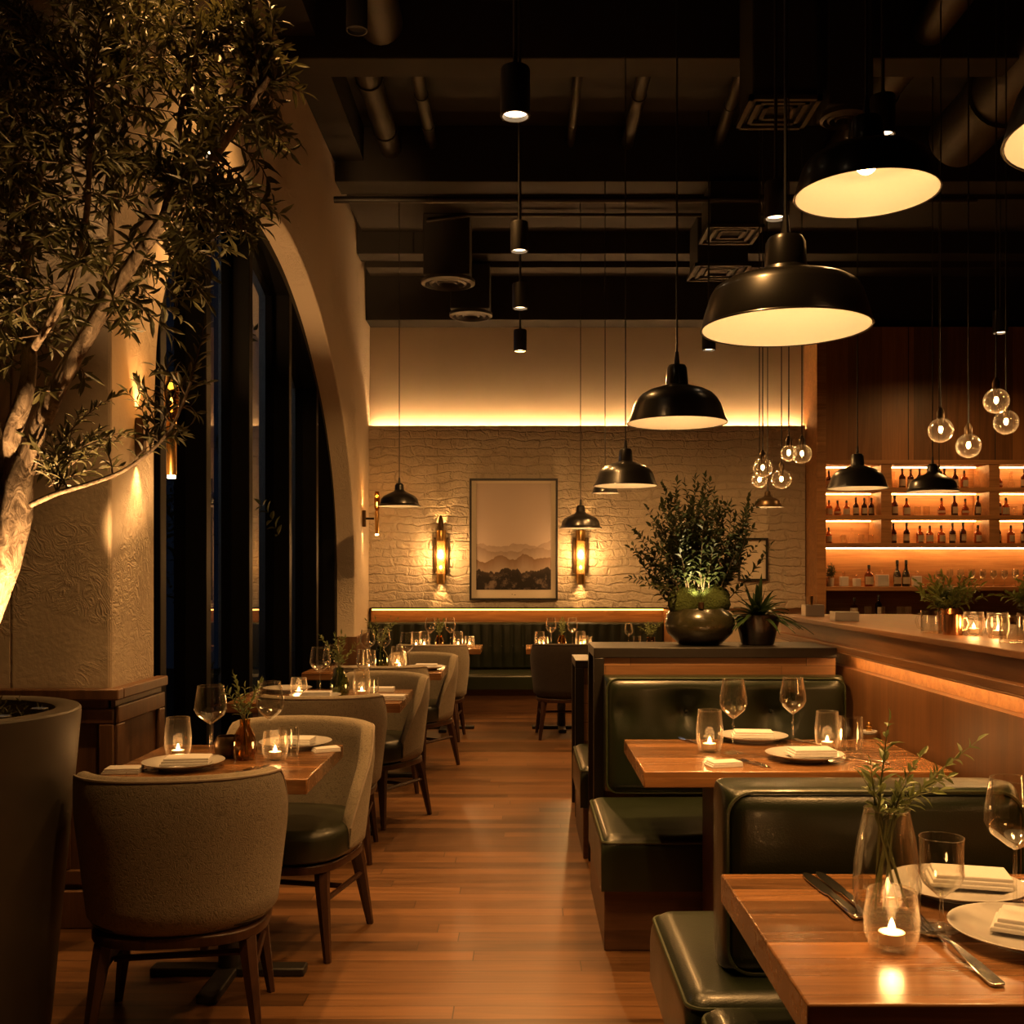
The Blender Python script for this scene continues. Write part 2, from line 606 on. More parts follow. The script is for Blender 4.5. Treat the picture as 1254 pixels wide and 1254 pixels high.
# ------------------------------------------------------------------ room shell
XL, YB, XW = -1.655, 11.3, -1.83
struct(MB().box(-3.3, 6.6, -2.2, 11.7, -.12, 0).build('floor', M['floor'], smooth=False))
struct(MB().box(-3.3, 6.6, 11.34, 11.6, 0, 5.7).build('wall_back', M['plaster_smooth'], smooth=False))
LEDGE = 2.985
struct(MB().box(XL, 3.04, 11.24, 11.339, 1.05, LEDGE).box(XL, 3.04, 11.24, 11.252, LEDGE, LEDGE + .028).build('wall_back_brick', M['brick'], smooth=False))
struct(MB().box(6.6, 6.8, -2.2, 11.6, 0, 5.7).build('wall_right', M['wains'], smooth=False))
struct(MB().box(-3.3, 6.8, -2.4, -2.2, 0, 5.7).build('wall_front', M['slab'], smooth=False))
arch = [(4.70, 0), (4.70, 2.0), (4.72, 2.3), (4.78, 2.58), (4.99, 2.94), (5.25, 3.2), (5.6, 3.43), (5.96, 3.59), (6.52, 3.75), (7.19, 3.83), (7.8, 3.77), (8.3, 3.64), (8.75, 3.46),
        (9.2, 3.2), (9.6, 2.9), (9.9, 2.58), (10.12, 2.22), (10.24, 1.86), (10.3, 1.5), (10.3, 0)]


def smooth_poly(pts, k=5):
    out = []
    for i in range(len(pts) - 1):
        p0, p1, p2, p3 = [Vector(pts[max(0, min(len(pts) - 1, j))]) for j in (i - 1, i, i + 1, i + 2)]
        for t in range(k):
            u = t / k
            out.append(tuple(.5 * ((2 * p1) + (p2 - p0) * u + (2 * p0 - 5 * p1 + 4 * p2 - p3) * u * u + (3 * p1 - p0 - 3 * p2 + p3) * u ** 3)))
    out.append(pts[-1])
    return out


arc = [arch[0]] + smooth_poly(arch[1:-1]) + [arch[-1]]
wl = MB()
outer = [(4.2, 0)] + arc + [(YB + .03, 0), (YB + .03, 5.05), (4.2, 5.05)]
wl.prism(outer, 'x', -2.06, XL)
o = struct(wl.build('wall_left', M['plaster'], bevel=.012, smooth=False))
struct(MB().box(-3.3, -2.062, 4.2, 4.45, 0, 5.4).build('wall_left_return', M['plaster'], smooth=False))
struct(MB().box(-3.5, -3.3, -2.2, 4.45, 0, 5.7).build('wall_left_near', M['plaster'], smooth=False))

# wainscot round the pillar and on the far jamb
t = MB()
t.box(-3.29, XL + .012, 4.172, 4.198, 0, .905)
t.box(XL + .002, XL + .03, 4.172, 4.70, 0, .905)
struct(t.build('trim_1', M['wains'], smooth=False))
t = MB()
t.box(-3.29, XL + .055, 4.135, 4.197, .906, .95)
t.box(XL + .002, XL + .055, 4.197, 4.72, .906, .95)
struct(t.build('trim_2', M['wains'], bevel=.006))
t = MB()
def rail(t, x0, x1, z0, z1, w=.07):      # stile and rail frame standing off the pillar's camera face
    for a in ((x0, x1, z0, z0 + w), (x0, x1, z1 - w, z1), (x0, x0 + w, z0 + w, z1 - w), (x1 - w, x1, z0 + w, z1 - w)):
        t.box(a[0], a[1], 4.152, 4.1715, a[2], a[3])
rail(t, -2.5, -1.86, .17, .87); rail(t, -1.86, XL + .03, .17, .87, .06)
for a in ((4.16, 4.70, .17, .24), (4.16, 4.70, .81, .88), (4.16, 4.23, .24, .81), (4.63, 4.70, .24, .81)):
    t.box(XL + .0305, XL + .048, a[0], a[1], a[2], a[3])
struct(t.build('trim_3', M['wains'], bevel=.006))
t = MB(); t.box(-3.29, XL + .05, 4.14, 4.171, 0, .15); t.box(XL + .0305, XL + .052, 4.14, 4.70, 0, .15)
struct(t.build('baseboard_left', M['wains'], bevel=.005))
t = MB(); t.box(XL + .002, XL + .03, 10.3, 11.2, 0, .80); t.box(XW + .005, XL + .03, 10.27, 10.298, 0, .80)
struct(t.build('trim_4', M['wains'], bevel=.004))

# ---- the tall arched window

win = bpy.data.objects.new('window_1', None); COL.objects.link(win); win.location = (XW, 7.5, 0); struct(win)
def arch_top(y):
    for (y0, z0), (y1, z1) in zip(arc, arc[1:]):
        if y0 <= y <= y1 and y1 > y0:
            return z0 + (z1 - z0) * (y - y0) / (y1 - y0)
    return 2.0
posts = [4.80, 5.28, 6.05, 7.0, 8.2, 9.28, 10.19]
for y in posts:
    MB().box(XW - .19, XW, y, y + .09, 0.0, arch_top(y + .04) - .02).build('mullion', M['window_black'], win, bevel=.004)
fr = MB()
inner = [(y, z) for y, z in arc]
pts_o = [Vector((XW, y, z)) for y, z in inner]
for sgn in (1,):
    b0 = len(fr.v)
    for i, (y, z) in enumerate(inner):
        dy, dz = 7.5 - y, 1.6 - z
        if z < 1.6:
            dz = 0
        l = math.hypot(dy, dz)
        yy, zz = y + dy / l * .07, z + dz / l * .07
        fr.v += [(XW - .19, y, z), (XW + .002, y, z), (XW + .002, yy, zz), (XW - .19, yy, zz)]
    for i in range(len(inner) - 1):
        for k in range(4):
            l = (k + 1) % 4
            fr.f.append((b0 + i * 4 + k, b0 + i * 4 + l, b0 + (i + 1) * 4 + l, b0 + (i + 1) * 4 + k))
fr.build('window_frame', M['window_black'], win)
MB().box(XW - .17, XW - .01, 4.78, 10.22, .001, .07).build('sill_rail', M['window_black'], win, bevel=.004)
ys = [p for p in posts]
for i in range(len(ys) - 1):
    y0, y1 = ys[i] + .0905, ys[i + 1] - .0005
    k = 8
    poly = [(y0, .071), (y1, .071)] + [(y1 + (y0 - y1) * j / k, max(.5, arch_top(y1 + (y0 - y1) * j / k) - .03)) for j in range(k + 1)]
    MB().prism(poly, 'x', XW - .126, XW - .12).build('pane', M['pane'], win, smooth=False)
# outside
struct(MB().box(-9, -2.0, 4.5, 16, -.14, -.02).build('ground_outside', M['night'], smooth=False))

# ---- dark stepped ceiling
c = bpy.data.objects.new('ceiling', None)
struct(MB().box(-3.3, 6.6, -2.2, 9.25, 5.36, 5.6).build('ceiling', M['slab'], smooth=False))
struct(MB().box(-1.6, 6.6, 9.52, 10.42, 4.83, 5.0).build('ceiling_lower', M['slab'], smooth=False))
struct(MB().box(-1.6, 6.6, 10.68, 11.0, 4.55, 4.7).build('ceiling_lowest', M['slab'], smooth=False))
def beam(y0, y1, z0, z1, x0=XL + .002, x1=6.6):
    struct(MB().box(x0, x1, y0, y1, z0, z1).build('ceiling_beam', M['beam'], bevel=.008))
beam(7.07, 7.34, 4.90, 5.36)
beam(9.2, 9.52, 4.87, 5.36)
beam(10.42, 10.68, 4.61, 5.3)
beam(11.0, 11.339, 4.09, 5.3)
beam(3.2, 3.5, 4.9, 5.36, -3.3)
struct(MB().box(-3.3, -1.4, 7.341, 9.199, 5.051, 5.358).build('ceiling_soffit', M['beam']))
struct(MB().box(-3.3, -1.4, 3.501, 7.069, 5.051, 5.358).build('ceiling_soffit', M['beam']))

# ceiling services, each run its own thing
def pipe(label, pts, r, name='ceiling_pipe', cat='pipe', n=14, m='pipe', bands=()):
    root = thing(name, label, cat, pts[0])
    MB().tube(pts, r, n).build('pipe_run', M[m], root)
    for q in bands:
        p = Vector(pts[0]).lerp(Vector(pts[-1]), q)
        d = (Vector(pts[-1]) - Vector(pts[0])).normalized() * .02
        MB().tube([p - d, p + d], r * 1.13, n).build('collar', M['pipe'], root)
    return root
pipe('thick round pipe between the beams above the arched wall', [(-1.16, 7.36, 5.16), (-1.16, 9.19, 5.16)], .095, bands=(.3, .8))
pipe('slim square-strapped pipe beside the thick pipe above the wall', [(-.80, 7.36, 5.2), (-.80, 9.19, 5.2)], .05, bands=(.2, .5, .8))
pipe('thin conduit between beams above the picture', [(.42, 7.36, 5.2), (.42, 9.19, 5.2)], .035, bands=(.8,))
pipe('medium conduit between beams above the round shrub', [(.92, 7.36, 5.2), (.92, 9.19, 5.2)], .055, bands=(.5,))
pipe('conduit between beams just beside the square ceiling cassette', [(1.62, 7.36, 5.2), (1.72, 9.19, 5.2)], .05, bands=(.6,))
pipe('long black sprinkler pipe crossing below the second beam', [(-1.62, 8.98, 4.63), (3.9, 8.98, 4.63)], .028, m='mattblack', bands=(.15, .5, .8))
pipe('thin bent conduit below the lower ceiling near the round vents', [(-.9, 9.8, 4.72), (-.5, 9.8, 4.78), (2.4, 9.8, 4.78)], .018)
pipe('big round air duct running over the bar', [(3.58, 3.6, 5.0), (3.58, 8.6, 5.0)], .24, 'ceiling_duct', 'duct', 28, bands=(.12, .3, .48, .66, .84))
pipe('slim air duct beside the big duct over the bar', [(2.75, 3.6, 5.1), (2.75, 9.1, 5.1)], .12, 'ceiling_duct', 'duct', 20, bands=(.2, .5, .8))
pipe('large dim duct elbow near the arched wall top', [(-.95, 3.6, 5.1), (-.95, 7.0, 5.1)], .15, 'ceiling_duct', 'duct', 20, bands=(.3, .7))

def diffuser(label, x, y, z, r, top, square=False, w=.22):
    root = thing('ceiling_vent', label, 'vent', (x, y, z))
    MB().box(x - w, x + w, y - w, y + w, z + .03, top).build('housing', M['beam'], root, bevel=.01)
    if square:
        fr = MB()
        for q in range(3):
            a, zz = w * (1.12 - .3 * q), z + .004 * q
            fr.box(-a + x, a + x, y - a, y - a + .03, zz, zz + .03).box(-a + x, a + x, y + a - .03, y + a, zz, zz + .03)
            fr.box(x - a, x - a + .03, y - a, y + a, zz, zz + .03).box(x + a - .03, x + a, y - a, y + a, zz, zz + .03)
        fr.build('grille', M['pipe'], root)
    else:
        fr = MB()
        for q in range(3):
            rr = r * (1 - .3 * q)
            fr.lathe([(rr, .03), (rr, 0), (rr * .86, -.012), (rr * .80, .03)], 32, (x, y, z), closed=True)
        fr.build('grille', M['pipe'], root)
    return root
diffuser('round ceiling vent with a box housing near the arched wall', -.72, 10.1, 4.22, .26, 4.83)
diffuser('second round ceiling vent close to the back wall beam', -.53, 10.72, 4.06, .22, 4.55, w=.2)
diffuser('square ceiling cassette behind the big black pendants', 1.62, 6.65, 4.33, .2, 5.36, True, .2)
diffuser('round vent beside the square ceiling cassette', 2.03, 6.6, 4.28, .15, 5.36, w=.14)
diffuser('square vent hanging under the lower ceiling above the bar', 1.85, 9.3, 4.42, .2, 4.83, True, .22)
diffuser('square vent behind another square vent near the back wall', 1.9, 10.15, 4.33, .2, 4.83, True, .24)


# ------------------------------------------------------------------ soft shapes
def cushion(mb, hw, hd, z0, z1, r, p=3.2, c=(0, 0), n=48, puff=0.012):
    prof = []
    for k in range(6):
        a = -PI / 2 + PI / 2 * k / 5
        prof.append((r - r * math.cos(a), z0 + r * .6 + r * .6 * math.sin(a)))
    for k in range(6):
        a = PI / 2 * k / 5
        prof.append((r - r * math.cos(a), z1 - r + r * math.sin(a)))
    for q in (.25, .5, .75):
        prof.append((r + (hw - r) * q, z1 + puff * math.sin(q * PI / 2)))
    b = len(mb.v)
    for ins, z in prof:
        for k in range(n):
            t = 2 * PI * k / n
            cs, sn = math.cos(t), math.sin(t)
            mb.v.append((c[0] + (hw - ins) * math.copysign(abs(cs) ** (2 / p), cs), c[1] + max(.01, hd - ins * hd / hw) * math.copysign(abs(sn) ** (2 / p), sn), z))
    for i in range(len(prof) - 1):
        for k in range(n):
            l = (k + 1) % n
            mb.f.append((b + i * n + k, b + i * n + l, b + (i + 1) * n + l, b + (i + 1) * n + k))
    mb.f.append(tuple(b + k for k in range(n))[::-1])
    mb.f.append(tuple(b + (len(prof) - 1) * n + k for k in range(n)))
    return mb


def pad(mb, O, U, V, Nn, w, h, T, r, dents=(), waves=None, sag=0.0, step=.03):
    """upholstered block: heightfield of thickness T over a w x h rectangle at O along U, V, rounded by r at the edges; dents = (u, v, depth, radius)"""
    O, U, V, Nn = Vector(O), Vector(U), Vector(V), Vector(Nn)

    def ticks(L, st):
        e = [r * (1 - math.cos(PI / 2 * k / 6)) for k in range(7)]
        n = max(2, int((L - 2 * r) / st))
        return e + [r + (L - 2 * r) * k / n for k in range(1, n)] + [L - x for x in reversed(e)]
    us, vs = ticks(w, waves / 8 if waves else step), ticks(h, step)
    b = len(mb.v)

    def edge(d):
        return -r + math.sqrt(max(0, r * r - (r - d) ** 2)) if d < r else 0.0
    for v in vs:
        for u in us:
            z = T + edge(min(u, w - u)) + edge(min(v, h - v))
            z = max(z, .0)
            inn = min(1.0, min(u, w - u, v, h - v) / (r * 1.5))
            if sag:
                z += sag * math.sin(PI * u / w) * math.sin(PI * v / h)
            for du, dv, dd, dr in dents:
                q = math.hypot(u - du, (v - dv)) / dr
                z -= dd * math.exp(-q * 2.6) * inn
            if waves:
                z -= .024 * (1 - abs(math.sin(PI * u / waves)) ** .5) * inn
            mb.v.append(tuple(O + U * u + V * v + Nn * z))
    nu, nv = len(us), len(vs)
    for j in range(nv - 1):
        for i in range(nu - 1):
            mb.f.append((b + j * nu + i, b + j * nu + i + 1, b + (j + 1) * nu + i + 1, b + (j + 1) * nu + i))
    border = [(i, 0) for i in range(nu)] + [(nu - 1, j) for j in range(1, nv)] + [(i, nv - 1) for i in range(nu - 2, -1, -1)] + [(0, j) for j in range(nv - 2, 0, -1)]
    idx = []
    for i, j in border:
        idx.append(len(mb.v))
        mb.v.append(tuple(O + U * us[i] + V * vs[j]))
    m = len(border)
    for k in range(m):
        l = (k + 1) % m
        a, c2 = border[k], border[l]
        mb.f.append((b + a[1] * nu + a[0], idx[k], idx[l], b + c2[1] * nu + c2[0]))
    mb.f.append(tuple(idx))
    return mb


def rounded_rect(O, U, V, w, h, r, k=6):
    O, U, V = Vector(O), Vector(U), Vector(V)
    pts = []
    for cx, cy, a0 in ((w - r, r, -90), (w - r, h - r, 0), (r, h - r, 90), (r, r, 180)):
        for i in range(k + 1):
            a = math.radians(a0 + 90 * i / k)
            pts.append(O + U * (cx + r * math.cos(a)) + V * (cy + r * math.sin(a)))
    # straight runs get intermediate points
    out = []
    for p, q in zip(pts, pts[1:] + pts[:1]):
        out.append(p)
        d = (q - p).length
        for i in range(1, int(d / .12) + 1):
            out.append(p.lerp(q, i / (int(d / .12) + 1)))
    return out


# ------------------------------------------------------------------ chairs
def make_chair(mfab='fabric', mseat='leather2', name='dining_chair'):
    root = thing(name, 'chair', 'chair', group='upholstered tub dining chairs')
    A, B, TH, ZB, ZT = .320, .30, .054, .352, .818
    TMAX = math.radians(104)
    nu = 56

    def top(t):
        t = abs(t) / TMAX
        return ZT + .006 * math.cos(t * 2) - (0 if t < .66 else (ZT - .47) * ((t - .66) / .34) ** 1.35)

    def pt(th, z, off):
        k = .875 + .125 * min(1, (z - ZB) / .34)
        a, b = A * k - off, B * k - off
        s, c = math.sin(th), math.cos(th)
        return (a * math.copysign(abs(s) ** .86, s), -b * math.copysign(abs(c) ** .86, c), z)
    sh = MB()
    loops = []
    for i in range(nu + 1):
        th = -TMAX + 2 * TMAX * i / nu
        zt = top(th)
        lp = []
        for j in range(4):
            a = PI / 2 * j / 3
            lp.append(pt(th, ZB + .03 - .03 * math.sin(a), .03 * (1 - math.cos(a)) if False else .022 * math.sin(a)))
        lp = lp[::-1]
        for j in range(1, 9):
            lp.append(pt(th, ZB + .03 + (zt - TH / 2 - ZB - .03) * j / 8, 0))
        for j in range(1, 6):
            a = PI * j / 6
            lp.append(pt(th, zt - TH / 2 + TH / 2 * math.sin(a), TH / 2 - TH / 2 * math.cos(a)))
        for j in range(9):
            lp.append(pt(th, zt - TH / 2 - (zt - TH / 2 - ZB) * j / 8, TH))
        loops.append(lp)
    m = len(loops[0])
    for lp in loops:
        sh.v += lp
    for i in range(nu):
        for k in range(m):
            l = (k + 1) % m
            sh.f.append((i * m + k, i * m + l, (i + 1) * m + l, (i + 1) * m + k))
    sh.f.append(tuple(range(m))); sh.f.append(tuple(nu * m + k for k in range(m))[::-1])
    bk = sh.build('backrest', M[mfab], root, shade_angle=60)
    pp = MB().tube([pt(-TMAX + 2 * TMAX * i / 60, top(-TMAX + 2 * TMAX * i / 60) - .012, .004) for i in range(61)], .0045, 6)
    pp.build('piping', M['fpiping'] if mfab == 'fabric' else M[mfab], bk)
    cushion(MB(), .272, .262, .353, .478, .04, 3.0, (0, .022)).build('seat', M[mseat], root, shade_angle=60)
    cushion(MB(), .262, .262, .318, .3515, .008, 3.0, (0, .01), puff=0).build('seat_frame', M['legwood'], root)
    for sx in (-1, 1):
        for y0, y1 in ((-.165, -.225), (.17, .215)):
            MB().tube([(sx * .205, y0, .3175), (sx * .212, y0 + (y1 - y0) * .3, .26), (sx * .245, y1, .0)], [.029, .027, .014], 6).build('leg', M['legwood'], root)
        MB().tube([(sx * .222, -.185, .215), (sx * .222, .185, .215)], .0105, 6).build('stretcher', M['legwood'], root)
    MB().tube([(-.211, .0, .215), (.211, .0, .215)], .0105, 6).build('stretcher', M['legwood'], root)
    return root


chairs = Proto(make_chair)
dark_chairs = Proto(lambda: make_chair('fabric_dark', 'fabric_dark'))
GC = 'grey tub chairs at the window tables'
chairs.put((-1.055, 3.27, 0), 'grey fabric tub chair with its back to us, next to the big concrete planter', math.radians(9), GC)
chairs.put((-.90, 4.04, 0), 'grey tub chair with green seat facing us across the table beside the pillar', math.radians(168), GC)
chairs.put((-1.0, 5.27, 0), 'grey tub chair backed to us at the near side of the second window table', math.radians(4), GC)
chairs.put((-.87, 6.06, 0), 'grey tub chair with green seat turned towards the second window table from behind', math.radians(150), GC)
chairs.put((-.93, 6.93, 0), 'grey tub chair showing only its rounded back before the third window table', math.radians(2), GC)
chairs.put((-.80, 7.66, 0), 'grey tub chair turned sideways at the far side of the third window table', math.radians(150), GC)
chairs.put((-.77, 9.02, 0), 'grey tub chair backed to us at the banquette table near the arched window', math.radians(-3), 'chairs facing the banquette')
dark_chairs.put((.38, 9.12, 0), 'dark charcoal tub chair facing the banquette under the picture', math.radians(3), 'chairs facing the banquette')


# ------------------------------------------------------------------ tables
def table(label, x0, x1, y0, y1, th=.05, name='dining_table', ped=True, group='walnut pedestal tables'):
    cx, cy = (x0 + x1) / 2, (y0 + y1) / 2
    root = thing(name, label, 'table', (cx, cy, 0), group=group)
    MB().box(x0, x1, y0, y1, .75 - th, .75).build('tabletop', M['table'], root, bevel=.004)
    if ped:
        MB().lathe([(.038, .0305), (.038, .75 - th - .012)], 20, (cx, cy, 0)).build('pedestal', M['mattblack'], root)
        MB().box(cx - .16, cx + .16, cy - .16, cy + .16, .75 - th - .012, .75 - th - .0005).build('top_plate', M['mattblack'], root)
        for a in (0, 90):
            d = Vector((math.cos(math.radians(a)), math.sin(math.radians(a)), 0)) * .27
            e = Vector((-d.y, d.x, 0)).normalized() * .035
            q = [Vector((cx, cy, 0)) + k for k in (-d - e, d - e, d + e, -d + e)]
            MB().prism([(p.x, p.y) for p in q], 'z', .0, .03 - (.0005 if a == 0 else 0)).build('foot', M['mattblack'], root, bevel=.006)
    return root


table('walnut table for two beside the plaster pillar, nearest to the planter', -1.375, -.69, 3.34, 4.02)
table('second walnut window table, behind the first pair of grey chairs', -1.52, -.625, 5.33, 5.99)
table('third walnut window table, the one before the end of the arch', -1.48, -.545, 6.99, 7.56)
table('narrow walnut table at the banquette end by the arched window', -1.05, -.375, 9.28, 9.86, group='tables at the banquette')
table('walnut table at the banquette facing the dark charcoal chair', .03, .68, 9.28, 9.86, group='tables at the banquette')
table('walnut banquette table mostly hidden behind the shrub planter', .92, 1.44, 9.28, 9.86, group='tables at the banquette')


def booth_table(label, x0, x1, y0, y1, lx, th, l0, l1):
    root = thing('booth_table', label, 'table', ((x0 + x1) / 2, (y0 + y1) / 2, 0), group='walnut booth tables')
    MB().box(x0, x1, y0, y1, .75 - th, .75).build('tabletop', M['table'], root, bevel=.004)
    MB().box(lx, lx + .09, l0, l1, .0, .75 - th - .0005).build('panel_leg', M['basewood'], root, bevel=.004)
    return root


booth_table('walnut booth table in front of the tufted green bench', .403, 1.43, 3.47, 4.15, .66, .055, 3.52, 3.84)
booth_table('closest walnut booth table holding the clear vase of rosemary', .432, 1.43, 1.585, 2.28, .95, .062, 1.60, 1.665)

# ------------------------------------------------------------------ booths
BX = 1.45
GB = 'green leather booth benches'
X, Yv, Z = Vector((1, 0, 0)), Vector((0, 1, 0)), Vector((0, 0, 1))


def piping(pts, parent):
    return MB().ring(pts, .005, 6).build('piping', M['piping'], parent)


# far bench of the middle booth, its back against the planter partition
b = thing('booth_bench', 'dark green leather booth bench with two buttons, below the big shrub', 'bench', (.9, 4.3, 0), group=GB)
MB().box(.305, BX - .01, 3.9, 4.70, 0, .235).build('plinth', M['basewood'], b, bevel=.004)
st = pad(MB(), (.29, 3.85, .236), X, Yv, Z, 1.15, .74, .20, .05, sag=.012).build('seat_cushion', M['leather'], b, shade_angle=70)
piping(rounded_rect((.297, 3.857, .413), X, Yv, 1.136, .74, .03), st)
bc = pad(MB(), (BX - .02, 4.735, .437), -X, Z, -Yv, 1.065, .515, .15, .055, dents=((.325, .36, .085, .17), (.705, .36, .085, .17), (1.0, .36, .04, .1))).build('back_cushion', M['leather'], b, shade_angle=70)
piping(rounded_rect((.371, 4.606, .443), X, Z, 1.05, .503, .05), bc)
for u in (.325, .705):
    MB().sphere((BX - .02 - u, 4.655, .797), .011, 12, 8).build('button', M['leather'], bc)

# double bench between the two booths
b = thing('booth_bench', 'green leather double bench between the two walnut booth tables', 'bench', (.9, 2.4, 0), group=GB)
MB().box(.40, 1.43, 1.75, 2.93, 0, .26).build('plinth', M['basewood'], b, bevel=.004)
s1 = pad(MB(), (.36, 2.305, .261), X, Yv, Z, 1.08, .65, .205, .055, sag=.01).build('seat_cushion', M['leather'], b, shade_angle=70)
piping(rounded_rect((.366, 2.31, .44), X, Yv, 1.06, .64, .04), s1)
s2 = pad(MB(), (.385, 1.68, .261), X, Yv, Z, 1.05, .62, .205, .05, sag=.01).build('seat_cushion', M['leather'], b, shade_angle=70)
piping(rounded_rect((.391, 1.686, .44), X, Yv, 1.036, .608, .04), s2)
bk = MB()
pad(bk, (1.17, 2.52, .468), -X, Z, -Yv, .70, .435, .105, .05, sag=.008)
bb = bk.build('back_cushion', M['leather'], b, shade_angle=70)
pad(MB(), (.47, 2.5205, .468), X, Z, Yv, .70, .435, .10, .05, sag=.008).build('back_cushion', M['leather'], b, shade_angle=70)
piping(rounded_rect((.476, 2.428, .474), X, Z, .688, .423, .06), bb)

# bench on the far side of the partition
b = thing('booth_bench', 'green leather bench behind the shrub partition, only its end showing by the aisle', 'bench', (.9, 5.6, 0), group=GB)
MB().box(.30, BX - .01, 5.17, 5.9, 0, .25).build('plinth', M['basewood'], b, bevel=.004)
st = pad(MB(), (.285, 5.17, .251), X, Yv, Z, 1.15, .78, .20, .05, sag=.01).build('seat_cushion', M['leather'], b, shade_angle=70)
piping(rounded_rect((.29, 5.176, .43), X, Yv, 1.14, .768, .04), st)
pad(MB(), (.36, 5.17, .46), X, Z, Yv, 1.07, .48, .13, .05).build('back_cushion', M['leather'], b, shade_angle=70)

# partition with planter top
p = thing('booth_partition', 'oak booth partition in a dark metal frame carrying the two potted plants', 'partition', (.9, 4.95, 0))
fm = MB()
fm.box(.323, .370, 4.738, 4.785, 0, 1.027).box(.323, .370, 5.12, 5.165, 0, 1.027)
fm.box(.323, BX - .025, 4.738, 5.165, 1.0275, 1.073)
fm.build('metal_frame', M['frame'], p, bevel=.003)
MB().box(.3705, BX - .026, 4.755, 5.15, .0, 1.027).build('oak_panel', M['partwood'], p, bevel=.002)
p = thing('booth_screen', 'low open metal frame screen beyond the shrub partition, beside the aisle', 'screen', (.9, 6.2, 0))
fm = MB()
fm.box(.305, .355, 6.05, 6.10, 0, .865).box(.305, .355, 6.45, 6.50, 0, .865).box(1.36, 1.41, 6.05, 6.10, 0, .865).box(.305, 1.41, 6.05, 6.50, .8655, .91)
fm.build('metal_frame', M['frame'], p, bevel=.003)
MB().box(.3555, 1.3595, 6.062, 6.09, .30, .8645).build('oak_panel', M['partwood'], p)

# ------------------------------------------------------------------ banquette
b = thing('banquette', 'long dark green channelled banquette along the painted brick wall', 'banquette', (0, 10.9, 0))
X0, X1 = XL + .03, 1.50
MB().box(X0, X1, 10.56, 11.2, 0, .255).build('plinth', M['basewood'], b)
ws = (X1 - X0) / 3
for k in range(3):
    s = pad(MB(), (X0 + ws * k + .002, 10.50, .256), X, Yv, Z, ws - .004, .60, .15, .035, sag=.01, step=.06).build('seat_cushion', M['leather'], b, shade_angle=70)
dents = [(.0575 + .115 * k, .24, .016, .03) for k in range(2, 26)]
bc = pad(MB(), (X1, 11.20, .41), -X, Z, -Yv, X1 - X0, .495, .10, .03, waves=.115, dents=dents, step=.04).build('backrest', M['leather'], b, shade_angle=70)
for k in range(8, 26):
    MB().sphere((X1 - (.115 * k), 11.112, .65), .009, 8, 6).build('button', M['leather'], bc)
t = MB().box(X0, X1 + .05, 11.205, 11.239, .0, 1.045)
t.build('wood_rail', M['shelfwood'], b)
MB().box(X0, X1 + .05, 11.13, 11.238, 1.0455, 1.06).build('ledge', M['mattblack'], b, bevel=.002)
MB().box(X0 + .02, X1, 11.14, 11.15, 1.030, 1.0445).build('led_strip', M['led_dim'], b)
MB().box(X1 + .004, X1 + .05, 10.5, 11.204, 0, 1.045).build('end_panel', M['shelfwood'], b, bevel=.004)
# wall washer on the brick ledge
w = tag(MB().box(XL + .02, 3.03, 11.268, 11.284, LEDGE + .001, LEDGE + .010).build('led_strip', M['led_wall']), 'long warm LED strip on top of the painted brick ledge', 'light strip')

# ------------------------------------------------------------------ picture, small picture
def picture(label, x, z, w, h, y=11.2395, mat_w=.05, art=True, low=.09):
    root = thing('framed_picture', label, 'picture', (x, y, z))
    f = .022
    fr = MB()
    for a in ((-w / 2, w / 2, h / 2 - f, h / 2), (-w / 2, w / 2, -h / 2, -h / 2 + f), (-w / 2, -w / 2 + f, -h / 2 + f, h / 2 - f), (w / 2 - f, w / 2, -h / 2 + f, h / 2 - f)):
        fr.box(x + a[0], x + a[1], y - .035, y - .001, z + a[2], z + a[3])
    fr.build('frame', M['mattblack'], root)
    MB().box(x - w / 2 + f, x + w / 2 - f, y - .014, y - .002, z - h / 2 + f, z + h / 2 - f).build('mat_board', M['cream'], root)
    MB().box(x - w / 2 + f + mat_w, x + w / 2 - f - mat_w, y - .0155, y - .0142, z - h / 2 + f + low, z + h / 2 - f - mat_w * .6).build('print', M['art'] if art else M['cream'], root)
    if art:
        MB().box(x - .02, x - .012, y - .0150, y - .0142, z - h / 2 + f + low * .42, z - h / 2 + f + low * .50).box(x + .006, x + .022, y - .0150, y - .0142, z - h / 2 + f + low * .36, z - h / 2 + f + low * .42).build('signature', M['mattblack'], root)
    return root


pc = at(629, 660.5, 11.22)
picture('tall framed print of misty hills between the two brick wall sconces', pc.x, pc.z, 108 * 11.22 / F, 149 * 11.22 / F)
pc = at(922, 685, 11.22)
picture('small black framed pale picture half hidden behind the large shrub', pc.x, pc.z, .32, .46, art=False)

# ------------------------------------------------------------------ bar
BY0, BY1 = .7, 5.91
bar = thing('bar_counter', 'long walnut bar counter with a glowing strip under its ledge, behind the booths', 'bar', (1.8, 3.3, 0))
MB().box(1.462, 2.08, BY0, BY1, 0, .984).build('lower_panel', M['panelv'], bar)
MB().box(1.505, 2.08, BY0, BY1, .9845, 1.0545).build('groove', M['shelfwood'], bar)
MB().box(1.43, 2.08, BY0, BY1, 1.055, 1.084).box(1.43, 1.436, BY0, BY1, 1.047, 1.055).build('ledge', M['panelwood'], bar, bevel=.003)
MB().box(1.462, 2.08, BY0, BY1, 1.0845, 1.158).build('upper_panel', M['panelwood'], bar)
MB().box(1.435, 2.2, BY0, BY1 + .02, 1.1585, 1.182).build('worktop', M['panelwood'], bar, bevel=.003)
MB().box(1.4365, 1.448, BY0, 4.73, 1.049, 1.0548).build('led_strip', M['led'], bar)

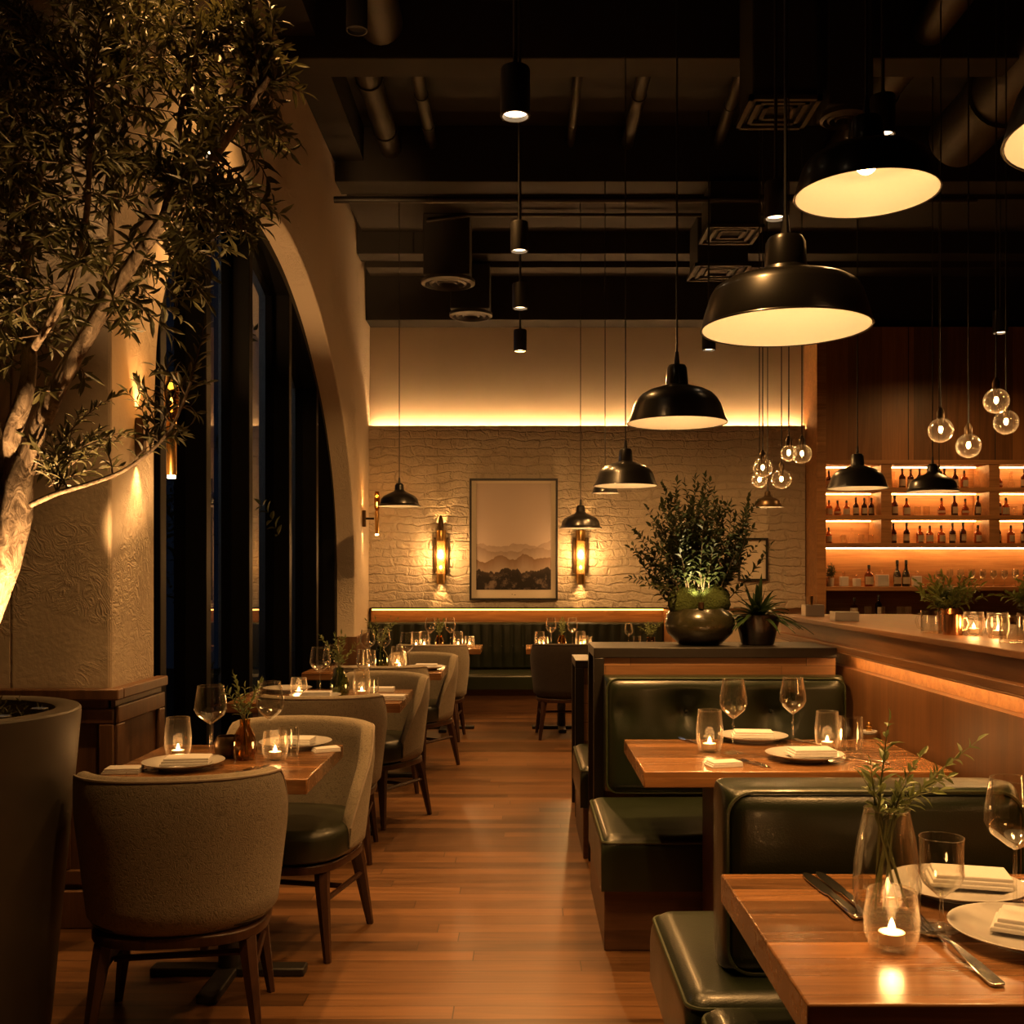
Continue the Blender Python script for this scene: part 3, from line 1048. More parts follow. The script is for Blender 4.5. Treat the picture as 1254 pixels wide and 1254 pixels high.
SY0, SY1 = 10.84, 11.2
cab = thing('back_bar_cabinet', 'tall wooden back bar cabinet with glowing bottle shelves', 'cabinet', (4.4, 11.0, 0))
SXE = 6.0
ROW = [2.315, 2.027, 1.739, 1.286]
def div(x0, x1, z0, z1, name='divider'):
    MB().box(x0, x1, SY0 + .003, SY1 + .03, z0, z1).build(name, M['shelfwood'], cab, bevel=.002)
MB().box(3.05, 3.145, SY0 - .01, 11.339, 0, 4.0).build('side_panel', M['shelfwood'], cab, bevel=.003)
MB().box(3.146, SXE, SY1 + .031, 11.338, 0, 3.99).build('back_panel', M['shelfwood'], cab)
MB().box(3.146, SXE, SY0, SY1 + .03, 2.60, 3.98).build('upper_panel', M['panelv'], cab)
for x in (4.0, 4.9):
    MB().box(x - .004, x + .004, SY0 - .004, SY0 - .0005, 2.6, 3.98).build('panel_joint', M['mattblack'], cab)
MB().box(3.146, SXE, SY0 - .006, SY1 + .03, 2.555, 2.5995).build('shelf', M['shelfwood'], cab, bevel=.002)
for z in ROW:
    MB().box(3.146, SXE, SY0 - .004, SY1 + .03, z - .042, z).build('shelf', M['shelfwood'], cab, bevel=.002)
tops = [2.555, ROW[0] - .042, ROW[1] - .042]
for i, z in enumerate(ROW[:3]):
    for (a, b_) in ((3.72, 3.83), (4.84, 4.95), (5.9, 6.0)):
        div(a, b_, z + .0005, tops[i] - .0005)
bays = ((3.15, 3.715), (3.835, 4.835), (4.955, 5.895))
for zt in tops:
    for a, b_ in bays:
        MB().box(a + .01, b_ - .01, SY1 - .07, SY1 - .055, zt - .008, zt - .0006).build('led_strip', M['led_shelf'], cab)
MB().box(3.16, SXE - .02, SY1 - .07, SY1 - .055, ROW[2] - .051, ROW[2] - .0426).build('led_strip', M['led_shelf'], cab)
MB().box(3.146, SXE, SY0 - .22, SY1 + .03, .93, .976).build('back_counter', M['panelwood'], cab, bevel=.003)
MB().box(3.146, SXE, SY0 - .18, SY1 + .03, 0, .9295).build('base_cabinet', M['basewood'], cab)


def bottle_maker(kind):
    def make():
        nm = {'tall': 'spirit_bottle', 'square': 'square_bottle', 'flask': 'round_bottle', 'green': 'spirit_bottle', 'carafe': 'glass_carafe'}[kind]
        root = thing(nm, 'bottle', 'bottle')
        prof = {'tall': [(.034, 0), (.036, .004), (.036, .125), (.033, .142), (.014, .165), (.0125, .20)],
                'green': [(.032, 0), (.034, .004), (.034, .10), (.030, .125), (.014, .16), (.0125, .205)],
                'square': [(.036, 0), (.040, .004), (.042, .11), (.034, .128), (.015, .14), (.014, .17)],
                'flask': [(.026, 0), (.040, .02), (.043, .05), (.036, .09), (.014, .125), (.013, .165)],
                'carafe': [(.034, 0), (.040, .01), (.041, .05), (.022, .11), (.016, .15), (.022, .19)]}[kind]
        mm = {'tall': 'bottle_dark', 'green': 'bottle_green', 'square': 'bottle_amber', 'flask': 'bottle_amber', 'carafe': 'bottle_clear'}[kind]
        MB().lathe(prof, 4 if False else 16, (0, 0, 0)).build('body', M[mm], root)
        zt = prof[-1][1]
        if kind != 'carafe':
            MB().lathe([(.0135, zt), (.0145, zt + .003), (.0145, zt + .032), (.012, zt + .036)], 10).build('cap', M['mattblack'], root)
            r = prof[2][0] + .0012
            lo, hi = {'tall': (.03, .105), 'green': (.025, .085), 'square': (.02, .095), 'flask': (.035, .06)}[kind]
            if kind == 'flask':
                r = .0445
            lb = MB()
            k = 10
            for i in range(k + 1):
                a = -PI / 2 - 1.15 + 2.3 * i / k
                lb.v += [(r * math.cos(a), r * math.sin(a), lo), (r * math.cos(a), r * math.sin(a), hi)]
            lb.f += [(2 * i, 2 * i + 2, 2 * i + 3, 2 * i + 1) for i in range(k)]
            lb.build('label', M['tag'], root)
        return root
    return make


BOT = {k: Proto(bottle_maker(k)) for k in ('tall', 'square', 'flask', 'green', 'carafe')}


def tumbler_make(name='tumbler', r=.036, h=.10, m='glass', waist=False):
    def make():
        root = thing(name, 'glass', 'glass')
        MB().lathe([(.001, .006), (r * .8, .006), (r * .95, h * .35), (r * .92, h - .001), (r * .92 + .0012, h), (r * .95, h - .001), (r * .99, h * .35), (r * .86, .0), (.001, 0)], 24).build('glass_bowl', M[m], root)
        return root
    return make


def stem_make(name='wine_glass', H=.23, R=.043, bowl=.55, rim=.8, foot=.036, k=.0012, n=28):
    def make():
        root = thing(name, 'glass', 'glass')
        zb = H * (1 - bowl)
        hb = H * bowl
        outp = [(.0035, zb - .004), (R * .30, zb + hb * .03), (R * .82, zb + hb * .2), (R, zb + hb * .36), (R * .97, zb + hb * .55), (R * rim, H)]
        prof = outp + [(r - k, z) for r, z in reversed(outp[1:])] + [(.001, zb + .006)]
        bl = MB().lathe(prof, n).ring([(R * rim * math.cos(2 * PI * k_ / n), R * rim * math.sin(2 * PI * k_ / n), H) for k_ in range(n)], .0011, 5).build('bowl', M['glass'], root)
        MB().lathe([(foot, 0), (foot, .0015), (foot * .5, .004), (.006, .010), (.0034, .03), (.0034, zb - .004)], 18).build('stem', M['glass'], root)
        return root
    return make


ORD = ['first', 'second', 'third', 'fourth', 'fifth', 'sixth', 'seventh', 'eighth', 'ninth', 'tenth', 'eleventh', 'twelfth', 'thirteenth', 'fourteenth', 'fifteenth', 'sixteenth']
carafe_glass = Proto(tumbler_make('shelf_glass', .038, .11, 'bottle_clear'))
shelf_stem = Proto(stem_make('stemmed_bar_glass', .17, .034, .5, .85, .03, n=14))
DESC = {'tall': 'dark bottle with pale label', 'square': 'square-shouldered amber bottle', 'flask': 'round amber flask bottle', 'green': 'dark green bottle with label', 'carafe': 'clear glass carafe', 'glass': 'clear shelf glass', 'stem': 'clear stemmed bar glass'}
ROWN = ['top lit shelf', 'second lit shelf', 'third lit shelf']
BAYN = ['bay by the brick wall', 'middle bay', 'far bay']
SH = [
    [['tall@247'], ['carafe@615', 'tall@660', 'tall@703', 'tall@748', 'carafe@810', 'tall@873', 'tall@928', 'square@975', 'carafe@1038'], ['flask@1160', 'carafe@1222', 'tall@1290', 'square@1350', 'tall@1420']],
    [['square@247', 'flask@298', 'square@352', 'tall@407', 'tall@457', 'tall@507'], ['tall@622', 'square@682', 'glass@737', 'glass@783', 'flask@860', 'tall@925', 'flask@980', 'tall@1045'], ['tall@1157', 'square@1197', 'glass@1237', 'tall@1300', 'square@1360']],
    [['square@245', 'glass@330', 'carafe@385', 'glass@440', 'glass@497'], ['tall@615', 'tall@682', 'square@750', 'square@800', 'square@858', 'tall@915', 'tall@968', 'square@1046'], ['tall@1155', 'square@1222', 'tall@1290', 'tall@1350']],
]


def shelf_put(kind, X_, Y_, z, label, grp, sc=1.0):
    pr = carafe_glass if kind == 'glass' else shelf_stem if kind == 'stem' else BOT[kind]
    return pr.put((X_, Y_, z + .0005), label, random.uniform(-.5, .5), grp, sc)


for r_, bayl in enumerate(SH):
    for bi, items in enumerate(bayl):
        for q, it in enumerate(items):
            k, px = it.split('@')
            pa, pb = ((205, 525), (583, 1065), (1133, 1590))[bi]
            lo, hi = bays[bi]
            Xp = lo + (float(px) - pa) / (pb - pa) * (hi - lo)
            Xp = min(max(Xp, lo + .045), hi - .045)
            shelf_put(k, Xp, 11.0, ROW[r_], f'{DESC[k]}, {ORD[q]} along the {ROWN[r_]}, {BAYN[bi]}', f'bottles and glasses on the {ROWN[r_]}', (.82 if bi == 0 else .93) * random.uniform(.98, 1.02))


# wide lit niche: candles in white jars, bottles, many stemmed glasses
def jar_make(w, h, d=None, cap=True):
    def make():
        root = thing('white_jar', 'jar', 'jar')
        MB().box(-w / 2, w / 2, -w / 2, w / 2, 0, h).build('jar_body', M['ceramic'], root, bevel=.008, seg=3)
        if cap:
            MB().lathe([(.012, h), (.012, h + .02), (.018, h + .022), (.016, h + .045), (.004, h + .055)], 12).build('stopper', M['bottle_clear'], root)
        return root
    return make


nz = ROW[3] + .0005
def nx(px):
    return (954 + px * .23923 - CX) * 11.0 / F
jarA, jarB = Proto(jar_make(.08, .105)), Proto(jar_make(.115, .125))
GN = 'jars on the wide lit bar shelf'
jarA.put((nx(332), 11.0, nz), 'small white square jar with glass stopper, nearest the little shelf plant', 0, GN)
jarA.put((nx(398), 11.0, nz), 'second small white jar on the wide shelf, narrower one before the tall bottle', .3, GN, .8)
jarB.put((nx(527), 11.0, nz), 'widest white jar in the middle of the wide lit shelf', 0, GN)
jarA.put((nx(705), 11.0, nz), 'low white jar standing after the two green bottles', 0, GN, 1.05)
BOT['square'].put((nx(460), 11.0, nz), 'amber bottle between the small and the widest white jars', 0, 'bottles on the wide shelf', 1.1)
BOT['green'].put((nx(605), 11.0, nz), 'first dark green bottle on the wide lit shelf', 0, 'bottles on the wide shelf', 1.15)
BOT['green'].put((nx(645), 10.97, nz), 'second dark green bottle on the wide lit shelf', 0, 'bottles on the wide shelf', 1.15)
q = 0
for row, y in enumerate((10.93, 11.02, 11.11)):
    for i in range(13):
        Xs = 4.35 + i * .115 + row * .04
        if Xs < 5.85:
            shelf_stem.put((Xs, y, nz), f'clear stemmed glass in the {["front", "middle", "back"][row]} rank on the wide bar shelf, {ORD[i]} from the jars', 0, 'stemmed glasses on the wide bar shelf', random.uniform(.92, 1.1))
for i, px in enumerate((385, 455, 510, 525, 620, 660)):
    k = ['square', 'glass', 'tall', 'glass', 'glass', 'glass'][i]
    shelf_put(k, (954 + px * .23923 - CX) * 10.82 / F, 10.82, .976, f'{DESC[k]}, {ORD[i]} along the dim back counter under the lit shelves', 'things on the dim back counter', .95)


# ------------------------------------------------------------------ lamps
def ceil_z(y):
    for a, z in ((7.07, 5.36), (7.34, 4.9), (9.2, 5.36), (9.52, 4.87), (10.42, 4.83), (10.68, 4.61), (11.0, 4.55)):
        if y < a:
            return z
    return 4.09


WIDE = [(1.0, 0), (1.0, .03), (.955, .2), (.89, .40), (.84, .48), (.76, .53), (.5, .59), (.33, .63), (.31, .68), (.30, .70), (.25, .72), (.235, 1.02), (.20, 1.08), (.06, 1.1)]
DOME = [(1.0, 0), (.99, .035), (.955, .10), (.87, .36), (.81, .47), (.70, .58), (.55, .66), (.38, .71), (.23, .76), (.225, .80), (.20, 1.10), (.165, 1.16), (.06, 1.18)]
FLAT = [(1.0, 0), (1.0, .03), (.92, .10), (.86, .34), (.74, .48), (.5, .60), (.28, .70), (.22, .78), (.20, 1.0), (.14, 1.08), (.05, 1.1)]


def pendant(label, x, y, Y, R, prof, p_in=1.6, p_down=40, ang=105, m='blackmetal'):
    c = at(x, y, Y)
    root = thing('pendant_lamp', label, 'lamp', c, group='black industrial pendant lamps')
    P = [(r * R, z * R) for r, z in prof]
    n = 48
    MB().lathe(P + [], n, c).build('shade_shell', M[m], root, shade_angle=30) if False else None
    neck = max(i for i, (r, z) in enumerate(prof) if r > .28)
    o = MB()
    b0 = len(o.v)
    for r, z in P:
        for k in range(n):
            a = 2 * PI * k / n
            o.v.append((c.x + r * math.cos(a), c.y + r * math.sin(a), c.z + z))
    for i in range(len(P) - 1):
        for k in range(n):
            l = (k + 1) % n
            o.f.append((i * n + k, i * n + l, (i + 1) * n + l, (i + 1) * n + k))
    shade = o.build('shade', M[m], root, shade_angle=30)
    MB().ring([(c.x + R * math.cos(2 * PI * k / n), c.y + R * math.sin(2 * PI * k / n), c.z) for k in range(n)], R * .012, 6).build('rim', M[m], shade)
    o = MB()
    inn = [((r - .018) * R, (z + (0.0 if i == 0 else -.012)) * R) for i, (r, z) in enumerate(prof[:neck])] + [(.001, prof[neck][1] * R - .02 * R)]
    for r, z in inn:
        for k in range(n):
            a = 2 * PI * k / n
            o.v.append((c.x + max(r, .0005) * math.cos(a), c.y + max(r, .0005) * math.sin(a), c.z + z))
    for i in range(len(inn) - 1):
        for k in range(n):
            l = (k + 1) % n
            o.f.append((i * n + k, i * n + l, (i + 1) * n + l, (i + 1) * n + k))
    o.build('reflector', M['enamel'], shade, shade_angle=50)
    bz = prof[neck][1] * R * .62
    MB().sphere((c.x, c.y, c.z + bz), R * .15, 14, 10).build('bulb', M['filament'], root)
    top = c.z + P[-1][1]
    MB().tube([(c.x, c.y, top - .002), (c.x, c.y, top + .05)], [.012, .007], 8).build('cord_grip', M['mattblack'], root)
    MB().tube([(c.x, c.y, top + .04), (c.x, c.y, ceil_z(Y) - .0)], .0042, 6).build('cord', M['mattblack'], root)
    light('POINT', 'pendant_glow', c + Vector((0, 0, bz - R * .18)), p_in * .20 * (R / .2) ** 2, root, (1, .52, .23), .02)
    if p_down:
        light('SPOT', 'pendant_beam', c + Vector((0, 0, .01)), p_down, root, (1, .48, .14), .07, c - Vector((0, 0, 1)), ang, .7)
    return root


pendant('huge wide black pendant hanging highest, over the bar side', 1061, 238, 2.98, .2, WIDE, 1.5, 55)
pendant('biggest wide black pendant above the green booths', 962, 402, 2.5, .2, WIDE, 1.5, 40)
pendant('black dome pendant just in front of the glowing wall ledge', 829, 518, 4.2, .2, DOME, 1.5, 75)
pendant('mid-sized black dome pendant hanging just above the round shrub', 766, 595, 6.56, .2, DOME, 1.5, 50)
pendant('small black pendant peeking out from behind the mid-sized dome', 741, 604, 9.2, .12, FLAT, 1.2, 15)
pendant('flat black pendant overlapping the wall sconce beside the picture', 711, 647, 9.6, .195, FLAT, 1.4, 30)
pendant('black pendant near the arched window, hanging before the brick wall', 489, 620, 9.6, .195, FLAT, .5, 30)
pendant('black dome pendant in front of the bottle shelves, close to the brick wall', 1050, 598, 7.1, .2, DOME, 1.0, 30)
pendant('black pendant overlapping another before the middle bottle bay', 1142, 602, 8.0, .195, FLAT, .5, 20)
pendant('dark narrower pendant right behind its twin before the bottle shelves', 1150, 600, 9.1, .14, DOME, .4, 0)
pendant('bronze toned pendant under the globe lamp cluster, behind the shrub', 940, 621, 9.9, .14, FLAT, .9, 12, m='darkbrass')


def downlight(label, x, y, Y, r=.05, h=.155, power=60, ang=75, aim=None, blend=.75):
    """y: the height of its lower rim in the photo"""
    c = at(x, y, Y)
    root = thing('downlight', label, 'spotlight', c, group='black cylinder downlights')
    MB().lathe([(r * .86, .022), (r * .86, .0), (r * .9, -.0), (r, .001), (r, h), (r * .95, h + .006), (.012, h + .008), (.009, h + .03)], 28, c).build('housing', M['mattblack'], root, shade_angle=30)
    MB().lathe([(.0005, .016), (r * .85, .016), (r * .85, .0215), (.0005, .0215)], 24, c).build('lens', M['disc' if power else 'mattblack'], root)
    zc = ceil_z(Y)
    MB().tube([(c.x, c.y, c.z + h + .02), (c.x, c.y, zc)], .008, 8).build('rod', M['mattblack'], root)
    if power:
        light('SPOT', 'downlight_beam', c + Vector((0, 0, -.004)), power, root, (1, .48, .14), .045, aim or c - Vector((0, 0, 1)), ang, blend)
    return root


downlight('big black cylinder downlight, closest of the row over the aisle', 631, 143, 3.5, power=45, ang=85)
downlight('second black cylinder downlight over the aisle, below the second beam', 636, 308, 5.8, power=52, ang=95)
downlight('third small cylinder downlight of the aisle row', 637, 378, 6.75, power=45, ang=100)
downlight('farthest small cylinder downlight of the aisle row, against the plain wall', 637, 430, 8.0, power=110, ang=178, blend=.2)
downlight('cylinder downlight hanging in front of the highest wide pendant', 1081, 166, 4.3, power=35)
downlight('cylinder downlight just above the biggest wide pendant', 950, 268, 4.6, power=35)
downlight('small cylinder downlight before the wood panels over the bar', 1225, 408, 9.55, r=.066, h=.2, power=60, ang=168)
downlight('tiny cylinder downlight half hidden by the biggest pendant rim', 868, 429, 8.9, r=.058, h=.2, power=110, ang=150)
downlight('cylinder downlight shining through the olive tree leaves', 258, 190, 4.9, power=35, ang=80)
downlight('unlit looking cylinder lamp up near the ceiling duct', 437, 38, 4.9, power=0)
downlight('cylinder downlight hidden up over the second window table', 396, -60, 5.0, power=70, ang=70) if False else None


def globe(label, x, y, Y, r=.065, cord=True, grp='clear globe lamps', power=1.2):
    c = at(x, y, Y)
    root = thing('globe_pendant', label, 'lamp', c, group=grp)
    MB().sphere(c, r, 24, 16).build('globe', M['globeglass'], root)
    MB().sphere(c + Vector((0, 0, .004)), .011, 10, 8, 1.5).build('bulb', M['globebulb'], root)
    MB().lathe([(.008, .02), (.014, .03), (.016, r * .86), (.02, r), (.02, r + .03), (.008, r + .055)], 14, c).build('socket', M['darkbrass'], root)
    MB().tube([c + Vector((0, 0, r + .05)), Vector((c.x, c.y, ceil_z(Y)))], .004, 6).build('cord', M['mattblack'], root)
    light('POINT', 'globe_glow', c + Vector((0, 0, -.022)), power, root, (1, .50, .17), .012)
    return root


GB1, GB2 = 'clear globe lamps over the bar', 'clear globe lamps by the brick wall end'
globe('lower clear globe lamp beside the dome pendant over the bar', 1152, 527, 5.5, grp=GB1)
globe('lowest clear globe lamp over the bar, next to the herb pots', 1186, 546, 5.55, grp=GB1)
globe('highest clear globe lamp over the bar before the wood panels', 1220, 491, 5.4, grp=GB1)
globe('clear globe lamp touching the highest one over the bar', 1232, 517, 5.6, grp=GB1)
globe('clear globe lamp closest to the wooden cabinet side', 982, 556, 6.9, grp=GB2, power=.8)
globe('clear globe lamp hanging lowest in the cluster near the brick wall', 957, 587, 7.2, .068, grp=GB2, power=.8)
globe('clear globe lamp in the middle of the cluster near the brick wall', 966, 555, 6.3, .048, grp=GB2, power=.8)
globe('clear globe lamp farthest from the cabinet in the cluster', 934, 573, 7.0, grp=GB2, power=.8)
globe('dim clear globe lamp tucked under another at the cluster edge', 930, 588, 7.4, .055, grp=GB2, power=.8)


# sconces on the brick wall
def wall_sconce(label, x, z):
    y = 11.239
    root = thing('wall_sconce', label, 'lamp', (x, y, z), group='brass tube sconces on the brick wall')
    for sx in (-1, 1):
        MB().box(x + sx * .068 - .011, x + sx * .068 + .011, y - .032, y - .001, z - .19, z + .19).build('side_rail', M['darkbrass'], root, bevel=.003)
    MB().box(x - .05, x + .05, y - .02, y - .001, z - .27, z + .27).build('backplate', M['brass'], root, bevel=.004)
    MB().lathe([(.040, -.30), (.043, -.295), (.043, .24), (.040, .245), (.038, .24), (.038, -.29)], 24, (x, y - .07, z), closed=True).build('glass_tube', M['sconceglass'], root)
    MB().lathe([(.0445, .15), (.0445, .26), (.042, .265), (.04, .15)], 24, (x, y - .07, z), closed=True).build('upper_sleeve', M['brass'], root)
    MB().lathe([(.0445, -.31), (.0445, -.20), (.04, -.20), (.04, -.31)], 24, (x, y - .07, z), closed=True).build('lower_sleeve', M['brass'], root)
    MB().lathe([(.03, .266), (.033, .30), (.028, .36), (.014, .41), (.001, .43)], 16, (x, y - .07, z)).build('finial', M['darkbrass'], root)
    MB().sphere((x, y - .07, z + .01), .022, 14, 10, 2.2).build('bulb', M['globebulb'], root)
    MB().sphere((x, y - .07, z - .13), .016, 12, 8, 1.4).build('bulb', M['filament'], root)
    light('POINT', 'sconce_glow', (x, y - .118, z + .0), 16, root, (1, .51, .18), .04)
    light('SPOT', 'sconce_up', (x, y - .034, z + .285), 8, root, (1, .48, .14), .02, (x, y - .05, z + 1), 75, .5)
    light('SPOT', 'sconce_down', (x, y - .034, z - .285), 9, root, (1, .48, .14), .02, (x, y - .05, z - 1), 75, .5)


c = at(540, 680, 11.2)
wall_sconce('brass tube wall sconce between the arched window and the framed print', c.x, c.z)
c = at(711, 680, 11.2)
wall_sconce('brass tube wall sconce beyond the framed print, under a flat pendant', c.x, c.z)


def side_sconce(label, Y, z, p):
    root = thing('wall_sconce', label, 'lamp', (XL, Y, z), group='up and down sconces on the arched wall')
    x = XL
    MB().box(x + .001, x + .036, Y - .022, Y + .022, z - .085, z + .085).build('wall_box', M['darkbrass'], root, bevel=.004)
    MB().tube([(x + .036, Y, z), (x + .12, Y, z)], .012, 10).build('arm', M['mattblack'], root)
    MB().lathe([(.018, -.16), (.021, -.155), (.021, .07), (.017, .08)], 18, (x + .15, Y, z)).build('lamp_holder', M['brass'], root)
    MB().lathe([(.017, .082), (.030, .12), (.033, .20), (.022, .28), (.020, .28), (.031, .20), (.028, .12), (.015, .085)], 20, (x + .15, Y, z), closed=True).build('glass_chimney', M['amberglass'], root)
    MB().sphere((x + .15, Y, z + .15), .006, 10, 8, 4.0).build('bulb', M['filament'], root)
    MB().lathe([(.001, -.172), (.017, -.172), (.018, -.161), (.001, -.161)], 16, (x + .15, Y, z)).build('lower_lens', M['filament'], root)
    light('SPOT', 'sconce_up', (x + .028, Y, z + .092), p, root, (1, .48, .14), .015, (x + .02, Y, z + 1), 62, .7)
    light('SPOT', 'sconce_down', (x + .028, Y, z - .092), p, root, (1, .48, .14), .015, (x + .02, Y, z - 1), 62, .7)
    light('POINT', 'sconce_glow', (x + .15, Y, z + .23), 1.2, root, (1, .50, .17), .02)


side_sconce('bronze and glass wall sconce on the pillar behind the olive twigs', 4.48, 1.99, 10)
side_sconce('small wall sconce on the far end of the arched wall by the brick', 10.8, 1.99, 9)


# ------------------------------------------------------------------ plants
def leafy_stem(lf, st, pts, L, w, step, rs, r0=.003, jitter=.35, droop=.0, end=True, start=.1, spread=55):
    """a stem tube through pts with leaves in loose pairs"""
    pts = [Vector(p) for p in pts]
    if st is not None:
        st.tube(pts, [r0 * (1 - .75 * i / max(1, len(pts) - 1)) for i in range(len(pts))], 4)
    seg = [(a, b, (b - a).length) for a, b in zip(pts, pts[1:])]
    tot = sum(s[2] for s in seg)
    d = tot * start
    k = 0
    while d < tot:
        q = d
        for a, b, l in seg:
            if q <= l:
                break
            q -= l
        p = a.lerp(b, min(1, q / max(l, 1e-6)))
        t = (b - a).normalized()
        base = t.orthogonal().normalized()
        ang0 = rs.uniform(0, PI)
        for s in (0, PI):
            rot = Matrix.Rotation(ang0 + s + rs.uniform(-.3, .3), 3, t)
            side = rot @ base
            sp = math.radians(spread + rs.uniform(-20, 20))
            dr = (t * math.cos(sp) + side * math.sin(sp) + Vector((rs.uniform(-jitter, jitter), rs.uniform(-jitter, jitter), rs.uniform(-jitter, jitter) - droop)) * .6).normalized()
            nn = (t * .6 - side * .3 + Vector((rs.uniform(-.5, .5), rs.uniform(-.5, .5), rs.uniform(.1, .9)))).normalized()
            k2 = rs.uniform(.65, 1.1) * (1.0 if d < tot * .8 else .75)
            lf.leaf(p, dr, nn, L * k2, w * k2 ** .5)
        d += step * rs.uniform(.7, 1.3)
        k += 1
    if end:
        lf.leaf(pts[-1], (pts[-1] - pts[-2]), Vector((rs.uniform(-1, 1), rs.uniform(-1, 1), .5)), L * .8, w * .8)


def bow(p, q, lift, rs, k=5):
    p, q = Vector(p), Vector(q)
    side = Vector((rs.uniform(-1, 1), rs.uniform(-1, 1), rs.uniform(.0, 1))) * lift
    return [p.lerp(q, i / k) + side * math.sin(PI * i / k) for i in range(k + 1)]


# the olive tree in its big concrete planter
PX, PY, PR, PZ = -1.755, 3.13, .40, .99
pot = thing('olive_planter', 'tall tapering concrete planter holding the olive tree', 'planter', (PX, PY, 0))
MB().lathe([(.30, 0), (.315, .02), (PR, PZ - .02), (PR, PZ), (PR - .005, PZ + .006), (PR - .065, PZ + .006), (PR - .075, PZ), (PR - .085, PZ - .12), (.001, PZ - .12)], 64, (PX, PY, 0)).build('pot_body', M['concrete'], pot, shade_angle=35)
sl = MB().lathe([(.001, PZ - .118), (PR - .088, PZ - .118), (PR - .088, PZ - .06), (.2, PZ - .045), (.001, PZ - .04)], 40, (PX, PY, 0)).build('soil', M['soil'], pot)
rs = random.Random(5)
gc = MB()
for i in range(120):
    a, r = rs.uniform(0, 2 * PI), PR * rs.uniform(.2, .72)
    p = Vector((PX + r * math.cos(a), PY + r * math.sin(a), PZ - .05))
    leafy_stem(gc, None, [p, p + Vector((rs.uniform(-.03, .03), rs.uniform(-.03, .03), rs.uniform(.02, .06)))], .03, .008, .02, rs)
gc.build('ground_cover', M['leaf_olive'], pot, smooth=False)

tree = thing('olive_tree', 'olive tree with a pale leaning trunk and dark narrow leaves, lit from below', 'tree', (PX, PY, PZ - .05))
TY = 3.15
def tp(x, y, Y=TY):
    return at(x, y, Y)
trunk = [(Vector((PX + .02, PY, PZ - .06))), tp(-28, 760), tp(2, 690), tp(19, 630), tp(22, 590), tp(28, 560)]
MB().tube(smooth_pts(trunk, 4) if False else trunk, [.078, .064, .055, .050, .046, .036], 14).build('trunk', M['bark'], tree)
limbs = [
    ([(20, 625, 3.15), (30, 570, 3.15), (50, 520, 3.14), (75, 465, 3.12), (112, 402, 3.10), (152, 337, 3.08), (200, 270, 3.05), (246, 214, 3.0), (292, 150, 2.95), (330, 95, 2.9)], .037, .008),
    ([(18, 625, 3.15), (18, 568, 3.15), (16, 530, 3.12), (30, 486, 3.1), (36, 435, 3.12), (30, 340, 3.2), (40, 250, 3.25), (62, 150, 3.3), (70, 60, 3.3)], .034, .008),
    ([(10, 600, 3.16), (-8, 540, 3.2), (-16, 470, 3.25), (-5, 380, 3.3), (12, 300, 3.35), (20, 200, 3.4), (10, 100, 3.4)], .032, .008),
    ([(38, 618, 3.12), (70, 604, 3.08), (110, 592, 3.05), (150, 577, 3.02), (185, 552, 2.98), (212, 520, 2.95), (234, 468, 2.92)], .009, .003),
    ([(112, 402, 3.10), (132, 330, 3.2), (138, 250, 3.3), (150, 160, 3.35), (165, 70, 3.35), (170, 0, 3.3)], .013, .005),
    ([(200, 270, 3.05), (215, 200, 3.15), (225, 120, 3.2), (250, 40, 3.2)], .014, .005),
    ([(36, 435, 3.12), (80, 360, 3.0), (105, 270, 2.95), (110, 180, 2.9), (115, 80, 2.9)], .012, .005),
]
nodes = []
for i, (pl, r0, r1) in enumerate(limbs):
    pts = [at(*q) for q in pl]
    sp_ = [Vector(q) for q in smooth_poly(pts, 4)]
    MB().tube(sp_, [r0 + (r1 - r0) * k / (len(sp_) - 1) for k in range(len(sp_))], 10).build('branch', M['bark'], tree)
    for a, b_ in zip(pts[1 if i in (0, 1, 2) else 0:], pts[2 if i in (0, 1, 2) else 1:]):
        for q in (0, .35, .7):
            nodes.append((a.lerp(b_, q), i))
CROWN = [(-70, -40), (330, -40), (352, 60), (362, 75), (345, 150), (362, 185), (330, 280), (300, 300), (262, 335), (245, 350), (225, 420), (190, 425), (150, 440), (100, 480), (60, 500), (-70, 470)]


def inside(x, y, poly):
    r = False
    for (x0, y0), (x1, y1) in zip(poly, poly[1:] + poly[:1]):
        if (y0 > y) != (y1 > y) and x < (x1 - x0) * (y - y0) / (y1 - y0) + x0:
            r = not r
    return r


lf, tw = MB(), MB()
rs = random.Random(11)
n_tw = 0
while n_tw < 400:
    x, y = rs.uniform(-70, 362), rs.uniform(-40, 500)
    if not inside(x, y, CROWN):
        continue
    if y > 330 and rs.random() < .55:
        continue
    tip = at(x, y, TY + rs.triangular(-.5, .6, .0))
    nd = min((n for n in nodes if n[1] != 3), key=lambda n: (n[0] - tip).length + rs.uniform(0, .12))[0]
    d = tip - nd
    if d.length > .42:
        nd = tip - d.normalized() * .42
    if d.length < .06:
        tip = nd + Vector((rs.uniform(-.1, .15), rs.uniform(-.12, .12), rs.uniform(.02, .15)))
    leafy_stem(lf, tw, bow(nd, tip,   .035, rs), .068, .0155, .021, rs, .0035, .4, start=.22)
    n_tw += 1
for (x, y, Y) in [(362, 172, 3.0), (342, 262, 3.0), (355, 95, 2.95), (332, 235, 2.95), (300, 268, 2.95), (255, 335, 3.0), (250, 358, 3.0), (310, 300, 2.9), (255, 372, 3.05), (345, 60, 2.95), (338, 130, 3.0), (215, 415, 3.1), (330, 8, 3.0)]:
    tip = at(x, y, Y)
    nd = min(nodes, key=lambda n: (n[0] - tip).length)[0]
    leafy_stem(lf, tw, bow(nd, tip, .03, rs), .066, .0145, .024, rs, .004, .25, start=.2, spread=42)
low = [n[0] for n in nodes if n[1] == 3]
